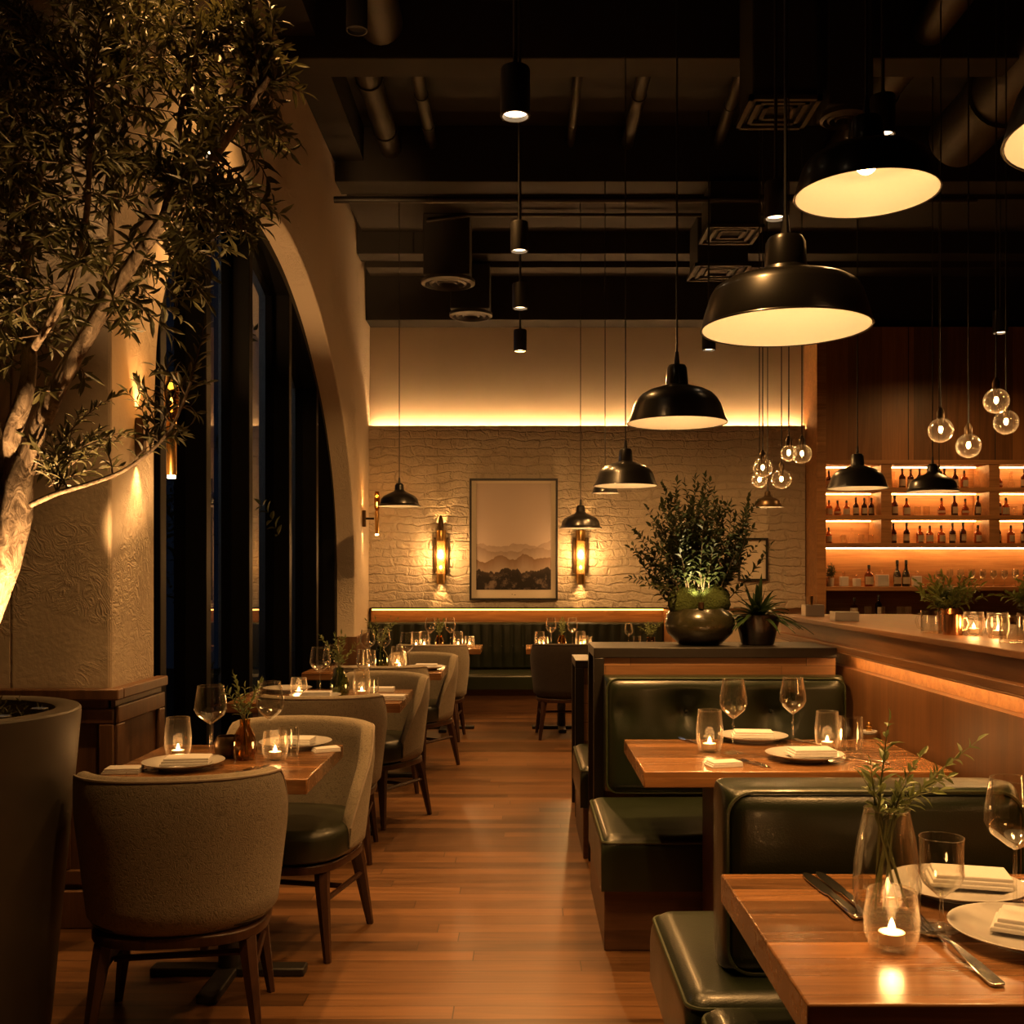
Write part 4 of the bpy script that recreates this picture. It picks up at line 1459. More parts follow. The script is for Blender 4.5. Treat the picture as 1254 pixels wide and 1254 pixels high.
for i in range(22):
    nd = low[rs.randrange(len(low) // 5, len(low))]
    tip = nd + Vector((rs.uniform(-.12, .12), rs.uniform(-.08, .08), rs.uniform(.05, .2)))
    if i > 15:
        nd = low[-1 - (i - 16)]
        tip = nd + Vector((rs.uniform(-.02, .07), rs.uniform(-.03, .03), rs.uniform(-.02, .09)))
    leafy_stem(lf, tw, bow(nd, tip, .02, rs), .056, .013, .024, rs, .003, .3, start=.2, spread=45)
for i in range(14):
    nd = at(rs.uniform(35, 90), rs.uniform(560, 598), rs.uniform(3.1, 3.3))
    tip = nd + Vector((rs.uniform(.0, .2), rs.uniform(-.05, .12), rs.uniform(.03, .2)))
    leafy_stem(lf, tw, bow(nd, tip, .02, rs), .055, .013, .024, rs, .003, .3, start=.1, spread=45)
lf.build('foliage', M['leaf_olive'], tree, smooth=False)
tw.build('twigs', M['twig'], tree)
# uplight buried in the planter
up = thing('planter_uplight', 'small uplight in the planter soil, below the olive trunk', 'spotlight', (PX + .26, PY - .10, PZ - .06))
u0 = Vector((PX + .25, PY - .12, PZ - .045))
MB().lathe([(.026, 0), (.030, .004), (.030, .05), (.026, .052), (.024, .046), (.024, .03)], 18, u0).build('housing', M['mattblack'], up)
MB().lathe([(.0005, .036), (.022, .036), (.022, .040), (.0005, .040)], 16, u0).build('lens', M['disc'], up)
light('SPOT', 'uplight_beam', u0 + Vector((0, 0, .055)), 120, up, (1, .53, .20), .02, at(45, 480, 3.15), 74, .7)

up = thing('planter_uplight', 'second small uplight on the aisle side of the planter soil, tilted towards the arch', 'spotlight', (PX + .27, PY + .04, PZ - .06))
u0 = Vector((PX + .28, PY + .06, PZ - .045))
MB().lathe([(.022, 0), (.026, .004), (.026, .05), (.022, .052), (.020, .046), (.020, .03)], 18, u0).build('housing', M['mattblack'], up)
MB().lathe([(.0005, .036), (.019, .036), (.019, .040), (.0005, .040)], 16, u0).build('lens', M['disc'], up)
light('SPOT', 'uplight_beam', u0 + Vector((0, 0, .062)), 760, up, (1, .50, .17), .03, Vector((-1.64, 7.9, 3.62)), 17, .9)

# the shrub in the olive glazed bowl
SX, SY, SZ = .84, 4.955, 1.0735
bw = thing('glazed_bowl', 'round olive-glazed bowl planter on the booth partition', 'planter', (SX, SY, SZ))
MB().lathe([(.09, 0), (.10, .004), (.152, .055), (.166, .10), (.155, .145), (.128, .168), (.126, .172), (.116, .168), (.112, .13), (.001, .13)], 48, (SX, SY, SZ)).build('pot_body', M['oliveglaze'], bw, shade_angle=50)
sh = thing('leafy_shrub', 'wide bushy shrub with small dark leaves spreading above the glazed bowl', 'shrub', (SX, SY, SZ + .14))
rs = random.Random(3)
mb = MB()
for dx, r in ((-.07, .085), (.055, .088)):
    b0 = len(mb.v)
    mb.sphere((SX + dx, SY - .01, SZ + .205), r, 28, 18)
    for i in range(b0, len(mb.v)):
        v = Vector(mb.v[i]); cc = Vector((SX + dx, SY - .01, SZ + .205))
        mb.v[i] = tuple(cc + (v - cc) * rs.uniform(.95, 1.04))
mb.build('moss', M['moss'], sh)
lf, st = MB(), MB()
for i in range(92):
    a = rs.gauss(0, .62)
    a = max(-1.42, min(1.42, a))
    b2 = rs.gauss(0, .34)
    R = rs.uniform(.36, .70) * (1 - .30 * abs(a) / 1.42)
    base = Vector((SX + .07 * math.sin(a) + rs.uniform(-.03, .03), SY + rs.uniform(-.05, .05), SZ + .15))
    tip = Vector((SX + R * math.sin(a) * (.74 if a < 0 else .80), SY + R * math.sin(b2) * .55, SZ + .17 + R * math.cos(a) * .95 + .05 * abs(math.sin(a))))
    leafy_stem(lf, st, bow(base, tip, .05, rs, 6), .048, .019, .022, rs, .003, .3, start=.30, spread=48)
lf.build('foliage', M['leaf_shrub'], sh, smooth=False)
st.build('stems', M['twig'], sh)
up = thing('shrub_uplight', 'tiny uplight tucked at the foot of the bushy shrub', 'spotlight', (SX - .02, SY - .135, SZ + .175))
u0 = Vector((SX - .015, SY - .125, SZ + .174))
MB().lathe([(.012, 0), (.014, .003), (.014, .03), (.010, .03)], 12, u0).build('housing', M['darkbrass'], up)
light('SPOT', 'uplight_beam', u0 + Vector((0, -.01, .036)), 6, up, (1, .72, .32), .012, (SX - .03, SY + .05, SZ + .6), 95, .7)

# the strap-leaved plant in the dark pot
QX, QY = 1.115, 4.96
bw = thing('dark_pot', 'small dark glazed pot beside the olive-glazed bowl', 'planter', (QX, QY, SZ))
MB().lathe([(.070, 0), (.076, .004), (.098, .10), (.104, .135), (.104, .142), (.094, .142), (.09, .115), (.001, .115)], 36, (QX, QY, SZ)).build('pot_body', M['darkglaze'], bw, shade_angle=40)
sp = thing('strap_leaf_plant', 'spiky strap-leaved green plant in the small dark pot', 'plant', (QX, QY, SZ + .115))
lf = MB()
rs = random.Random(9)
for i in range(64):
    a = rs.uniform(0, 2 * PI)
    el = rs.uniform(.25, 1.35)
    L = rs.uniform(.16, .27)
    d = Vector((math.cos(a) * math.cos(el), math.sin(a) * math.cos(el), math.sin(el)))
    side = Vector((-math.sin(a), math.cos(a), 0))
    b0 = len(lf.v)
    k = 7
    for j in range(k + 1):
        t = j / k
        p = Vector((QX, QY, SZ + .118)) + d * L * t + Vector((0, 0, -1)) * (L * .55 * t * t * math.cos(el))
        w = .0155 * (1 - t ** 2.2) * (.5 + min(1, t * 3) * .5) + .0004
        lf.v += [tuple(p - side * w + Vector((0, 0, .004))), tuple(p), tuple(p + side * w + Vector((0, 0, .004)))]
    for j in range(k):
        q = b0 + j * 3
        lf.f += [(q, q + 1, q + 4, q + 3), (q + 1, q + 2, q + 5, q + 4)]
lf.build('leaves', M['leaf_strap'], sp)


def herb(label, x, y, z, r, h, pr=.04, ph=.09, pm='copper', n=40, seed=1, mleaf='leaf_herb', L=.042):
    root = thing('potted_herb', label, 'plant', (x, y, z))
    MB().lathe([(pr * .86, 0), (pr * .9, .003), (pr, ph), (pr * .95, ph), (pr * .88, ph * .8), (.001, ph * .8)], 24, (x, y, z)).build('cup', M[pm], root, shade_angle=40)
    rr = random.Random(seed)
    lf, st = MB(), MB()
    for i in range(n):
        a, q = rr.uniform(0, 2 * PI), rr.uniform(.1, 1)
        tip = Vector((x + r * q * math.cos(a), y + r * q * math.sin(a) * .7, z + ph + h * rr.uniform(.45, 1) * (1 - .35 * q)))
        leafy_stem(lf, st, bow((x + rr.uniform(-.5, .5) * pr, y + rr.uniform(-.5, .5) * pr, z + ph * .8), tip, .02, rr, 4), L, L * .3, L * .55, rr, .0018, .35, start=.25)
    lf.build('foliage', M[mleaf], root, smooth=False)
    st.build('stems', M['stem'], root)
    return root


CZ = 1.1825
herb('bushy green herb in a copper cup on the bar counter', 1.66, 4.08, CZ, .15, .15, seed=2)
herb('darker herb plant in a glass cup on the bar, further along by the frame edge', 1.95, 3.95, CZ, .15, .13, seed=4, pm='bottle_clear')
herb('little dark leafed plant in a pale cup at the start of the lit bar shelf', nx(262), 10.98, nz, .05, .16, .035, .09, 'ceramic', 16, 6, 'leaf_shrub', .045)


# ------------------------------------------------------------------ tableware
def plate_make():
    root = thing('dinner_plate', 'plate', 'plate')
    r = .135
    MB().lathe([(.001, .002), (.07, .002), (.072, 0), (.078, 0), (.08, .003), (.100, .010), (r, .0225), (r + .001, .0245), (r - .004, .0245), (.098, .0135), (.088, .0085), (.001, .0075)], 56).build('dish', M['ceramic'], root, shade_angle=50)
    return root


def napkin_make():
    root = thing('folded_napkin', 'napkin', 'napkin')
    mb = MB()
    rr = random.Random(2)
    for k, (w, h) in enumerate(((.158, .098), (.152, .096), (.147, .092))):
        b0 = len(mb.v)
        pad(mb, (-w / 2 + .003 * k, -h / 2 + .002 * k,   .0078 * k), X, Yv, Z, w, h, .0075, .003, sag=.002, step=.02)
    mb.build('cloth', M['linen'], root, shade_angle=60)
    return root


def strip(mb, path, widths, th):
    """flat bar following path (y, z) with half widths"""
    b = len(mb.v)
    for (y, z), w in zip(path, widths):
        mb.v += [(-w, y, z), (w, y, z), (w, y, z + th), (-w, y, z + th)]
    n = len(path)
    for i in range(n - 1):
        for k in range(4):
            l = (k + 1) % 4
            mb.f.append((b + i * 4 + k, b + i * 4 + l, b + (i + 1) * 4 + l, b + (i + 1) * 4 + k))
    mb.f.append((b, b + 1, b + 2, b + 3)); mb.f.append(tuple(b + (n - 1) * 4 + k for k in range(4)))


def fork_make():
    root = thing('fork', 'fork', 'fork')
    mb = MB()
    strip(mb, [(-.10, .001), (-.095, .001), (-.05, .005), (0, .009), (.03, .008), (.045, .004), (.062, .0015)], [.006, .009, .0075, .0035, .004, .010, .0125], .0028)
    mb.build('handle', M['steel'], root, bevel=.001)
    mb = MB()
    for k in range(4):
        x = -.0095 + .00633 * k
        mb.tube([(x, .060, .003), (x, .08, .004), (x, .108, .010)], [.0024, .0024, .0014], 6)
    mb.build('tines', M['steel'], root)
    return root


def knife_make():
    root = thing('knife', 'knife', 'knife')
    mb = MB()
    strip(mb, [(-.11, .001), (-.105, .001), (-.06, .001), (-.005, .001), (.0, .001)], [.006, .0085, .0075, .006, .0045], .006)
    mb.build('handle', M['steel'], root, bevel=.002)
    mb = MB()
    strip(mb, [(.0, .002), (.02, .002), (.08, .002), (.105, .002), (.115, .002)], [.007, .0095, .010, .007, .002], .0016)
    mb.build('blade', M['steel'], root)
    return root


def candle_make(r=.046, h=.10, bulge=1.0):
    def make():
        root = thing('candle_glass', 'candle', 'candle')
        MB().lathe([(.001, .010), (r * .78, .010), (r * .95, h * .3), (r * .97, h * .55), (r * .84, h - .001), (r * .86, h), (r * .87, h - .001), (r, h * .55), (r * .98, h * .3), (r * .80, .004), (r * .78, 0), (.001, 0)], 32).ring([(r * .85 * math.cos(2 * PI * k_ / 32), r * .85 * math.sin(2 * PI * k_ / 32), h) for k_ in range(32)], .0014, 5).build('glass_cup', M['candleglass'], root)
        w = MB().lathe([(.001, .0115), (r * .46, .0115), (r * .47, .030), (r * .42, .031), (.001, .029)], 20).build('tealight', M['wax'], root)
        MB().lathe([(.0005, .030), (.0050, .033), (.0062, .038), (.0035, .046), (.0005, .053)], 10).build('flame', M['flame'], w)
        light('POINT', 'candle_light', (0, 0, .054), .40, root, (1, .50, .17), .020)
        return root
    return make


PLATE, NAP, FORK, KNIFE = Proto(plate_make), Proto(napkin_make), Proto(fork_make), Proto(knife_make)
CANDLE, TALLC = Proto(candle_make()), Proto(candle_make(.047, .145))
WINE, WINEB = Proto(stem_make('wine_glass', .262, .050, .52, .74)), Proto(stem_make('wine_glass', .262, .056, .50, .80, .038))
GOB = Proto(stem_make('water_goblet', .168, .040, .64, .99, .034))
TUM = Proto(tumbler_make())


def vase_make(r=.045, h=.12, m='greenglass', neck=.5, straight=False):
    def make():
        root = thing('bud_vase', 'vase', 'vase')
        k = .0015
        o = [(.001, 0), (r * .85, 0), (r, h * .12), (r, h * .45), (r * .82, h * .65), (r * neck, h * .86), (r * neck * 1.05, h)]
        if straight:
            o = [(.001, 0), (r * .80, 0), (r * .93, h * .08), (r, h * .28), (r * .96, h * .5), (r * .84, h * .75), (r * neck, h)]
        MB().lathe(o + [(x - k, z) for x, z in reversed(o[3:])] + [(r - k, h * .12), (r * .8, .004), (.001, .004)], 32).ring([(o[-1][0] * math.cos(2 * PI * k_ / 32), o[-1][0] * math.sin(2 * PI * k_ / 32), h) for k_ in range(32)], .0014, 5).build('vase_body', M[m], root)
        return root
    return make


def sprig(label, x, y, z, h, n, seed, L=.03, w=.008, lean=.5, m='leaf_sprig', bottom=.01, top=.0):
    """cut stems standing in a vase whose floor is at z"""
    root = thing('greenery_sprig', label, 'plant', (x, y, z), group='cut greenery on the tables')
    rr = random.Random(seed)
    lf, st = MB(), MB()
    for i in range(n):
        a = 2 * PI * i / n + rr.uniform(-.4, .4)
        q = lean * rr.uniform(.35, 1) * h * .55
        base = Vector((x - .012 * math.cos(a), y - .012 * math.sin(a), z + bottom))
        mid = Vector((x + .008 * math.cos(a), y + .008 * math.sin(a), z + h * .45))
        tip = Vector((x + q * math.cos(a), y + q * .7 * math.sin(a), z + h * rr.uniform(.78, 1)))
        st.tube([base, base.lerp(mid, .5), mid], .0022, 5)
        leafy_stem(lf, st, [mid, mid.lerp(tip, .35) + Vector((0, 0, h * .04)), mid.lerp(tip, .7) + Vector((0, 0, h * .03)), tip], L, w, L * .5, rr, .0020, .25, start=.12, spread=48)
    lf.build('foliage', M[m], root, smooth=False)
    st.build('stems', M['stem'], root)
    return root


ZT = .7505
def tv(px, py):
    return on(px, py, .75) + Vector((0, 0, .0005))


def setup(items, where, grp):
    for it in items:
        kind, px, py, desc = it[:4]
        rot = math.radians(it[4]) if len(it) > 4 else 0
        sc = it[5] if len(it) > 5 else 1.0
        pr, g = {'plate': (PLATE, 'dinner plates'), 'nap': (NAP, 'napkins'), 'fork': (FORK, 'forks'), 'knife': (KNIFE, 'knives'), 'candle': (CANDLE, 'candle glasses'), 'tallc': (TALLC, 'candle glasses'),
                 'wine': (WINE, 'wine glasses'), 'wineb': (WINEB, 'wine glasses'), 'gob': (GOB, 'goblets'), 'tum': (TUM, 'tumblers')}[kind]
        p = tv(px, py)
        if len(it) > 6:
            p.z += it[6]
        pr.put(p, f'{desc} {where}', rot, f'{g} {grp}', sc)


UP = .0156
W1 = 'on the table beside the pillar'
setup([
    ('plate', 225, 940, 'white plate with napkin'), ('nap', 228, 940.5, 'white napkin folded on the near plate', 8, 1, UP),
    ('plate', 362, 915, 'white plate across from the near one'), ('nap', 360, 915, 'white napkin on the farther plate', -4, .9, UP),
    ('nap', 150, 946, 'flat white napkin at the planter end', 6, .75), ('knife', 180, 943, 'knife beside the planter-end napkin', -30, .8),
    ('nap', 399, 920, 'small rolled white napkin at the aisle end', 25, .62),
    ('knife', 296, 945, 'knife beside the near plate', -22, .8), ('fork', 309, 944, 'fork lying next to the knife by the near plate', -26, .75),
    ('tallc', 218, 929, 'tall candle glass near the wainscot'), ('candle', 337, 931, 'low lit candle glass in the middle'),
    ('wineb', 258, 931, 'stemmed wine glass beside the dark pot'), ('wine', 331, 923, 'stemmed wine glass behind the low candle'),
    ('tum', 354, 926, 'straight tumbler next to the low candle', 0, 1.05),
], W1, W1)
v = tv(300, 930)
Proto(vase_make(.042, .14, 'amberglass', .42)).put(v, 'amber glass bud vase on the table beside the pillar', 0)
sprig('tall green sprig in the amber vase beside the pillar', v.x, v.y, v.z + .004, .31, 6, 3, .034, .010, .45)
v = tv(280, 927)
h = thing('stone_pot', 'dark squat pot beside the amber vase on the pillar table', 'pot', v)
MB().lathe([(.035, 0), (.048, .015), (.052, .05), (.040, .075), (.036, .075), (.04, .05), (.001, .045)], 28, v).build('pot_body', M['darkbrass'], h)
W2 = 'on the second window table'
setup([
    ('plate', 386, 856, 'white plate with napkin'), ('nap', 387, 856, 'folded napkin on the plate', 3, 1, UP),
    ('nap', 476, 857, 'flat folded napkin near the aisle corner', 0, 1.05), ('nap', 466, 846.5, 'folded napkin at the far aisle corner', 0, .95),
    ('plate', 352, 847, 'farther white plate behind the first'),
    ('knife', 428, 857, 'knife lying at the near edge', -25), ('fork', 433, 857.5, 'fork lying at the near edge', -25),
    ('candle', 366, 853, 'low candle glass by the tall wine glass'), ('tallc', 443, 853, 'candle glass right of the green vase'),
    ('wineb', 392, 852, 'tallest wine glass'), ('wine', 406, 847, 'wine glass just behind the green vase'), ('wine', 446, 847, 'wine glass behind the candle glass', 0, .9),
    ('tum', 456, 851, 'straight tumbler nearest the napkins'),
], W2, W2)
v = tv(416, 852)
Proto(vase_make(.052, .15, 'greenglass', .42)).put(v, 'bulbous green glass vase on the second window table', 0)
sprig('green sprig in the bulbous vase of the second window table', v.x, v.y, v.z + .004, .34, 6, 8, .038, .011, .55)
W3 = 'on the third window table'
setup([
    ('plate', 521, 820, 'white plate with napkin'), ('nap', 521, 820, 'folded napkin on the plate', 0, 1, UP),
    ('plate', 437, 820, 'white plate at the window side', 0, .8),
    ('tallc', 452, 823, 'candle glass at the window side'), ('candle', 489, 821, 'lit low candle glass'), ('tallc', 486.5, 817, 'taller candle glass behind the low one'),
    ('tum', 496, 814.8, 'clear tumbler at the back edge', 0, 1.05),
    ('wineb', 450, 816.5, 'wine glass before the sprig vase'), ('wine', 498, 822, 'wine glass at the front edge near the aisle'), ('wine', 470, 814.5, 'wine glass at the back edge'),
], W3, W3)
v = tv(466, 820)
v = tv(466, 817.5)
Proto(vase_make(.055, .15, 'greenglass', .45)).put(v, 'green glass vase on the third window table', 0)
sprig('drooping green sprig in the vase of the third window table', v.x, v.y, v.z + .004, .36, 5, 13, .035, .01, .75)
W4 = 'on the banquette table near the arch'
setup([
    ('tallc', 509.5, 794, 'dim candle glass at the window end'), ('tallc', 519.5, 793.2, 'bright candle glass at the window end'), ('tallc', 561, 793.2, 'candle glass near the aisle end'), ('candle', 575, 793, 'low candle glass near the aisle end'),
    ('wine', 527, 791.6, 'window-side wine glass'), ('wine', 551.5, 791.6, 'aisle-side wine glass'),
    ('plate', 549, 794, 'white plate by the aisle side candles', 0, .6), ('nap', 549, 794, 'napkin folded on the white plate', 10, .6, UP), ('plate', 527.5, 794, 'white plate by the window side candles', 0, .5),
], W4, W4)
v = tv(538, 792.8)
Proto(vase_make(.045, .11, 'amberglass', .6)).put(v, 'round amber vase on the banquette table by the arched window', 0)
sprig('upright spiky greenery on the banquette table by the arched window', v.x, v.y, v.z + .004, .26, 7, 21, .04, .013, .35)
W5 = 'on the banquette table by the dark chair'
setup([
    ('tallc', 661, 793.4, 'candle glass at the aisle end'), ('candle', 666, 793.8, 'low candle glass at the aisle end'), ('tallc', 711, 793.4, 'tall candle glass past the vase'), ('candle', 715, 792.2, 'low candle glass past the vase'), ('tum', 720, 793.2, 'tumbler at the partition end'),
    ('wine', 675, 791.6, 'aisle-side wine glass'), ('wine', 701, 791.6, 'partition-side wine glass'),
    ('plate', 676, 793.5, 'white plate below the aisle-side wine glass', 0, .7), ('plate', 700, 793.5, 'white plate below the partition-side wine glass', 0, .7),
], W5, W5)
v = tv(688, 792.8)
Proto(vase_make(.045, .11, 'amberglass', .6)).put(v, 'round amber vase on the banquette table by the dark chair', 0)
sprig('upright spiky greenery on the banquette table by the dark chair', v.x, v.y, v.z + .004, .26, 7, 22, .04, .013, .35)
W6 = 'on the banquette table behind the shrub'
setup([('tum', 780, 792.5, 'upside tumbler', 0, 1.0), ('wine', 770, 792, 'wine glass', 0, .8), ('plate', 777, 793, 'white plate', 0, .7)], W6, W6)
v = tv(797, 792.6)
Proto(vase_make(.045, .09, 'amberglass', .8)).put(v, 'low amber vase on the banquette table behind the shrub', 0)
sprig('low spreading greenery on the banquette table behind the shrub', v.x, v.y, v.z + .004, .22, 9, 23, .035, .011, .9)

WB = 'on the table at the tufted green bench'
setup([
    ('plate', 922, 907, 'white plate on the far side'), ('nap', 921, 907, 'folded napkin on the far plate', -6, 1.0, UP),
    ('plate', 985, 930, 'white plate on the near side'), ('nap', 993, 930, 'folded napkin on the near plate', 4, 1.0, UP),
    ('nap', 886, 938, 'flat napkin at the aisle corner', 14, .72), ('knife', 881, 934.5, 'knife laid across the aisle corner napkin', 82, .55),
    ('knife', 918, 935, 'knife beside the near plate', 22, .8), ('fork', 926, 936, 'fork beside the near plate knife', 24, .75),
    ('fork', 846, 909, 'fork at the far aisle corner', 22, .8), ('knife', 853, 911, 'knife at the far aisle corner', 20, .8),
    ('fork', 1052, 933, 'fork next to the napkin plate, wall side', 35, .8), ('knife', 1064, 931, 'knife at the wall side', 35, .8),
    ('knife', 985, 909, 'knife behind the far wine glass', 35, .8), ('fork', 994, 910, 'fork behind the far wine glass', 35, .75),
    ('tallc', 869, 921, 'tall candle glass at the aisle end', 0, 1.06), ('tallc', 1013, 918, 'tall candle glass at the wall end', 0, .98),
    ('wine', 898, 922, 'stemmed wine glass nearest the aisle', 0, 1.03), ('wine', 971, 914, 'stemmed wine glass nearer the wall', 0, 1.0),
    ('tum', 1042, 919, 'clear tumbler next to the wall end candle', 0, 1.25),
], WB, WB)
v = tv(1064, 899)
d = thing('salt_cellar', 'small dish with a knobbed lid near the wall, tufted bench table', 'dish', v)
MB().lathe([(.028, 0), (.034, .006), (.034, .014), (.001, .014)], 24, v).build('dish', M['ceramic'], d)
MB().lathe([(.012, .0145), (.013, .03), (.007, .034), (.010, .044), (.001, .05)], 16, v).build('lid', M['brass'], d)

WF = 'on the closest booth table'
setup([
    ('plate', 1172, 1094, 'white plate behind the clear vase', 0, .98), ('nap', 1185, 1090, 'folded napkin on the plate behind the goblet', -14, 1.0, UP),
    ('plate', 1262, 1152, 'white plate nearest to us', 0, 1.02), ('nap', 1275, 1150, 'folded napkin on the nearest plate', -30, 1.0, UP),
    ('knife', 1017, 1098, 'knife on the aisle side', 4, 1.35), ('knife', 1033, 1096, 'second knife lying alongside the first', 4, 1.32),
    ('fork', 1168, 1168, 'big shiny fork beside the candle', 4, 1.5),
    ('knife', 1228, 1084, 'knife lying beyond the wine glass stem', 38, .9), ('fork', 1240, 1081, 'fork lying beyond the wine glass stem', 38, .9),
    ('candle', 1092, 1163, 'lit candle in a rounded clear glass', 0, 1.03), ('gob', 1153, 1137, 'short stemmed water goblet', 0, 1.0), ('wineb', 1243, 1122, 'large stemmed wine glass', 0, 1.0),
], WF, WF)
v = tv(1086, 1122)
Proto(vase_make(.063, .205, 'glass', .66, True)).put(v, 'clear tapered glass vase behind the lit candle on the closest table', 0)
root = thing('greenery_sprig', 'rosemary-like leafy stems standing in the clear vase on the closest table', 'plant', v, group='cut greenery on the tables')
lf, st = MB(), MB()
rs = random.Random(31)
for (x, y, dy), (bx, by) in zip([(1088, 885, 0), (1066, 938, -.02), (1196, 908, .02), (1150, 968, -.04), (1058, 955, .03), (1160, 952, .05), (1110, 960, -.03), (1128, 925, .04)], [(1100, 1112), (1112, 1112), (1066, 1108), (1072, 1114), (1108, 1105), (1070, 1100), (1082, 1116), (1076, 1104)]):
    Y = v.y
    base = at(bx, by, Y + rs.uniform(-.02, .02)); base.z = max(base.z, .758)
    neck = at(1086 + rs.uniform(-14, 14), 1003, Y + rs.uniform(-.02, .02))
    tip = at(x, y, Y + dy)
    st.tube([base, base.lerp(neck, .5) + Vector((0, 0, .004)), neck], .0026, 6)
    leafy_stem(lf, st, [neck, neck.lerp(tip, .33) + Vector((0, 0, .012)), neck.lerp(tip, .66) + Vector((0, 0, .010)), tip], .037, .0115, .0185, rs, .0028, .22, start=.06, spread=50)
lf.build('foliage', M['leaf_sprig'], root, smooth=False)
st.build('stems', M['stem'], root)

# on the bar counter
def mug_make(m='bottle_clear', r=.038, h=.085):
    def make():
        root = thing('glass_mug', 'mug', 'mug')
        MB().lathe([(.001, .006), (r * .95, .006), (r * .97, h), (r, h), (r, .0), (.001, 0)], 24).build('cup', M[m], root)
        MB().tube([(-r, 0, h * .82), (-r * 1.5, 0, h * .85), (-r * 1.75, 0, h * .55), (-r * 1.5, 0, h * .25), (-r, 0, h * .2)], .005, 8).build('handle', M[m], root)
        return root
    return make


MUG, CUP = Proto(mug_make('glass')), Proto(mug_make('copper', .034, .075))
GM = 'mugs on the bar counter'
MUG.put((1.555, 3.98, CZ), 'clear glass mug before the copper herb cup on the bar', .3, GM)
MUG.put((1.74, 3.83, CZ), 'clear glass mug beside the candles on the bar', 2.6, GM)
MUG.put((1.80, 3.72, CZ), 'second clear glass mug past the candles on the bar', 2.2, GM)
MUG.put((1.60, 3.42, CZ), 'clear glass mug closest to the counter edge by the frame side', 3.0, GM)
CUP.put((1.58, 3.84, CZ), 'copper mug between the herb cup and the bar candles', 3.2, GM)
CANDLE.put((1.64, 3.80, CZ), 'small candle glass beside the copper mug on the bar', 0, 'candle glasses on the bar', .85)
CANDLE.put((1.665, 3.66, CZ), 'second small candle glass on the bar, past the copper mug', 0, 'candle glasses on the bar', .85)
def box_make(w, d, h, n):
    def make():
        root = thing('napkin_holder', 'holder', 'holder')
        o = MB()
        o.box(-w / 2, w / 2, -d / 2, d / 2, 0, .006)
        o.box(-w / 2, w / 2, -d / 2, -d / 2 + .005, .006, h).box(-w / 2, w / 2, d / 2 - .005, d / 2, .006, h)
        o.box(-w / 2, -w / 2 + .005, -d / 2 + .005, d / 2 - .005, .006, h).box(w / 2 - .005, w / 2, -d / 2 + .005, d / 2 - .005, .006, h)
        o.build('tray', M['ceramic'], root, bevel=.0015)
        for i in range(n):
            MB().tube([(-.03 + i * .022, .0, .007), (-.03 + i * .024, .004, h + .045)], [.006, .009], 8).build('straw', M['brass' if i % 2 else 'bottle_clear'], root)
        return root
    return make
Proto(box_make(.10, .09, .062, 3)).put((1.56, 5.62, CZ), 'white ceramic caddy with bar tools at the far bar end', 0)
Proto(box_make(.115, .09, .045, 0)).put((1.545, 5.02, CZ), 'low white ceramic tray on the bar next to the tool caddy', 0)

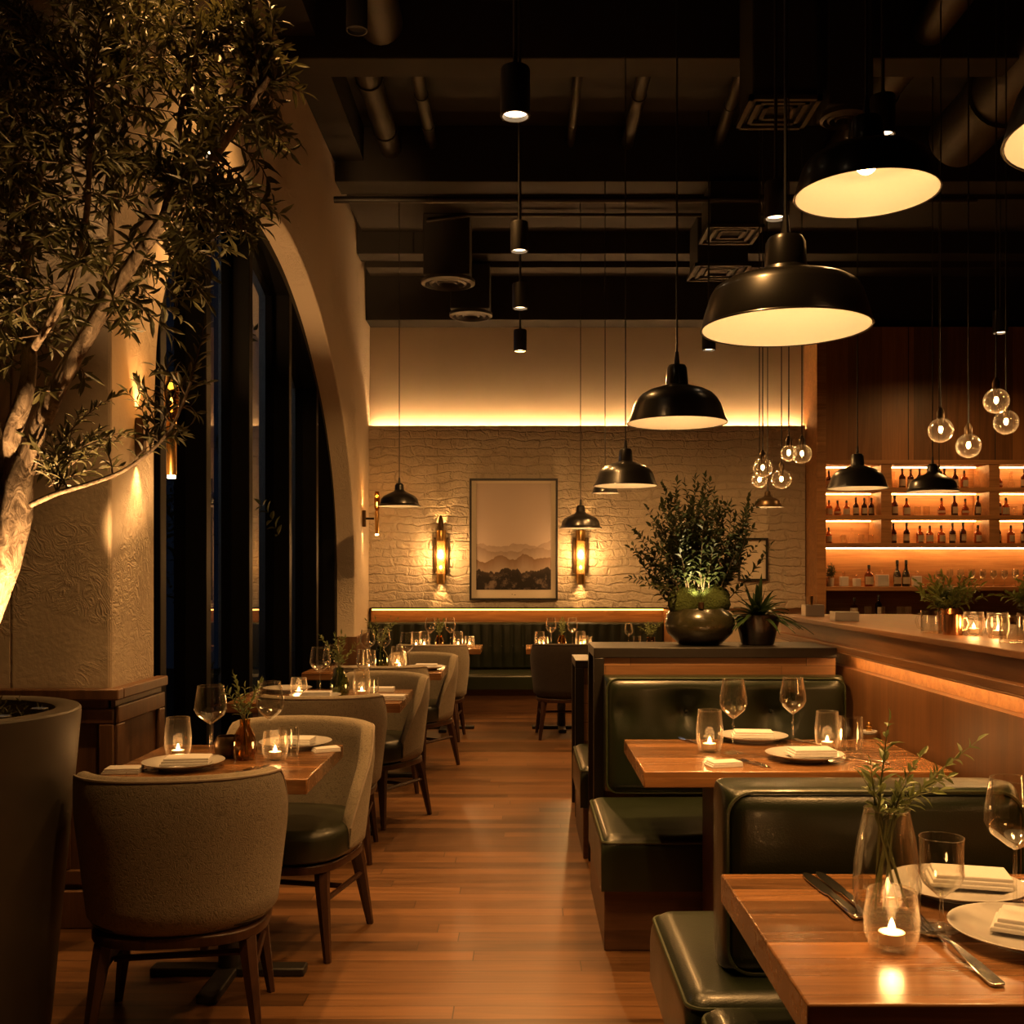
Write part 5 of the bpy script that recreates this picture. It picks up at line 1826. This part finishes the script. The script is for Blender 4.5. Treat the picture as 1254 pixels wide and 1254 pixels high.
# outside in the dark
for i, (x, y, hh) in enumerate(((-3.1, 7.4, 2.8), (-3.7, 9.4, 3.4), (-4.6, 13.2, 3.0))):
    root = thing('outdoor_tree', ['dim leafy tree outside the middle panes of the arched window', 'taller dim tree outside the far panes of the arched window', 'dim tree farthest along the street outside the window'][i], 'tree', (x, y, -.02), group='trees outside the window')
    MB().tube([(x, y, -.02), (x + .05, y, hh * .5), (x, y + .05, hh * .8)], [.07, .05, .03], 8).build('trunk', M['bark'], root)
    rr = random.Random(40 + i)
    lf = MB()
    for k in range(70):
        tip = Vector((x + rr.gauss(0, .45), y + rr.gauss(0, .5), hh * .75 + rr.gauss(0, .7)))
        leafy_stem(lf, None, bow(tip - Vector((rr.uniform(-.2, .2), rr.uniform(-.2, .2), .25)), tip, .05, rr, 3), .09, .035, .06, rr)
    lf.build('foliage', M['leaf_shrub'], root, smooth=False)
lp = thing('street_lamp', 'faint street lamp outside beyond the arched window', 'lamp', (-4.6, 9.0, -.02))
MB().tube([(-4.6, 9.0, -.02), (-4.6, 9.0, 3.6)], [.05, .035], 10).build('post', M['mattblack'], lp)
MB().sphere((-4.6, 9.0, 3.72), .11, 16, 10).build('lantern', M['disc'], lp)
light('POINT', 'street_glow', (-4.45, 9.0, 3.72), 25, lp, (.75, .85, 1.0), .1)

# unseen lamps of the same kinds, added to light the tables and aisle
downlight('cylinder downlight above the pillar table, over the top of the view', 300, -330, 3.5, power=230, ang=60)
downlight('cylinder downlight above the second window table, over the top of the view', 420, -75, 5.6, power=190, ang=95)
downlight('cylinder downlight over the aisle near us, above the view', 640, -420, 2.2, power=85, ang=85)
pendant('wide black pendant over the closest booth table, just beyond the view', 1385, 160, 1.78, .2, WIDE, 1.5, 30, 110)

# ------------------------------------------------------------------ night sky, camera, view
wd = bpy.data.worlds.new('night')
SC.world = wd
wd.use_nodes = True
bg = wd.node_tree.nodes.get('Background') or wd.node_tree.nodes.new('ShaderNodeBackground')
bg.inputs[0].default_value = (.10, .16, .26, 1)
bg.inputs[1].default_value = .05

cam = bpy.data.cameras.new('camera')
co = bpy.data.objects.new('camera', cam)
COL.objects.link(co)
co.location = (0, 0, EYE)
co.rotation_euler = (PI / 2, 0, 0)
cam.sensor_width = 36
cam.lens = 36 * F / 1254
cam.shift_x = -(CX - 627) / 1254
cam.shift_y = (CY - 627) / 1254
cam.clip_start = .05
SC.camera = co
SC.view_settings.view_transform = 'Standard'
SC.view_settings.look = 'None'
SC.view_settings.gamma = 1
SC.view_settings.exposure = 0.6
SC.view_settings.use_curve_mapping = False
cy = SC.cycles
cy.max_bounces = 7
cy.diffuse_bounces = 4
cy.glossy_bounces = 4
cy.transmission_bounces = 4
cy.transparent_max_bounces = 40
cy.caustics_reflective = False
cy.caustics_refractive = False
cy.sample_clamp_indirect = 3.0
cy.use_light_tree = True
cy.use_denoising = True
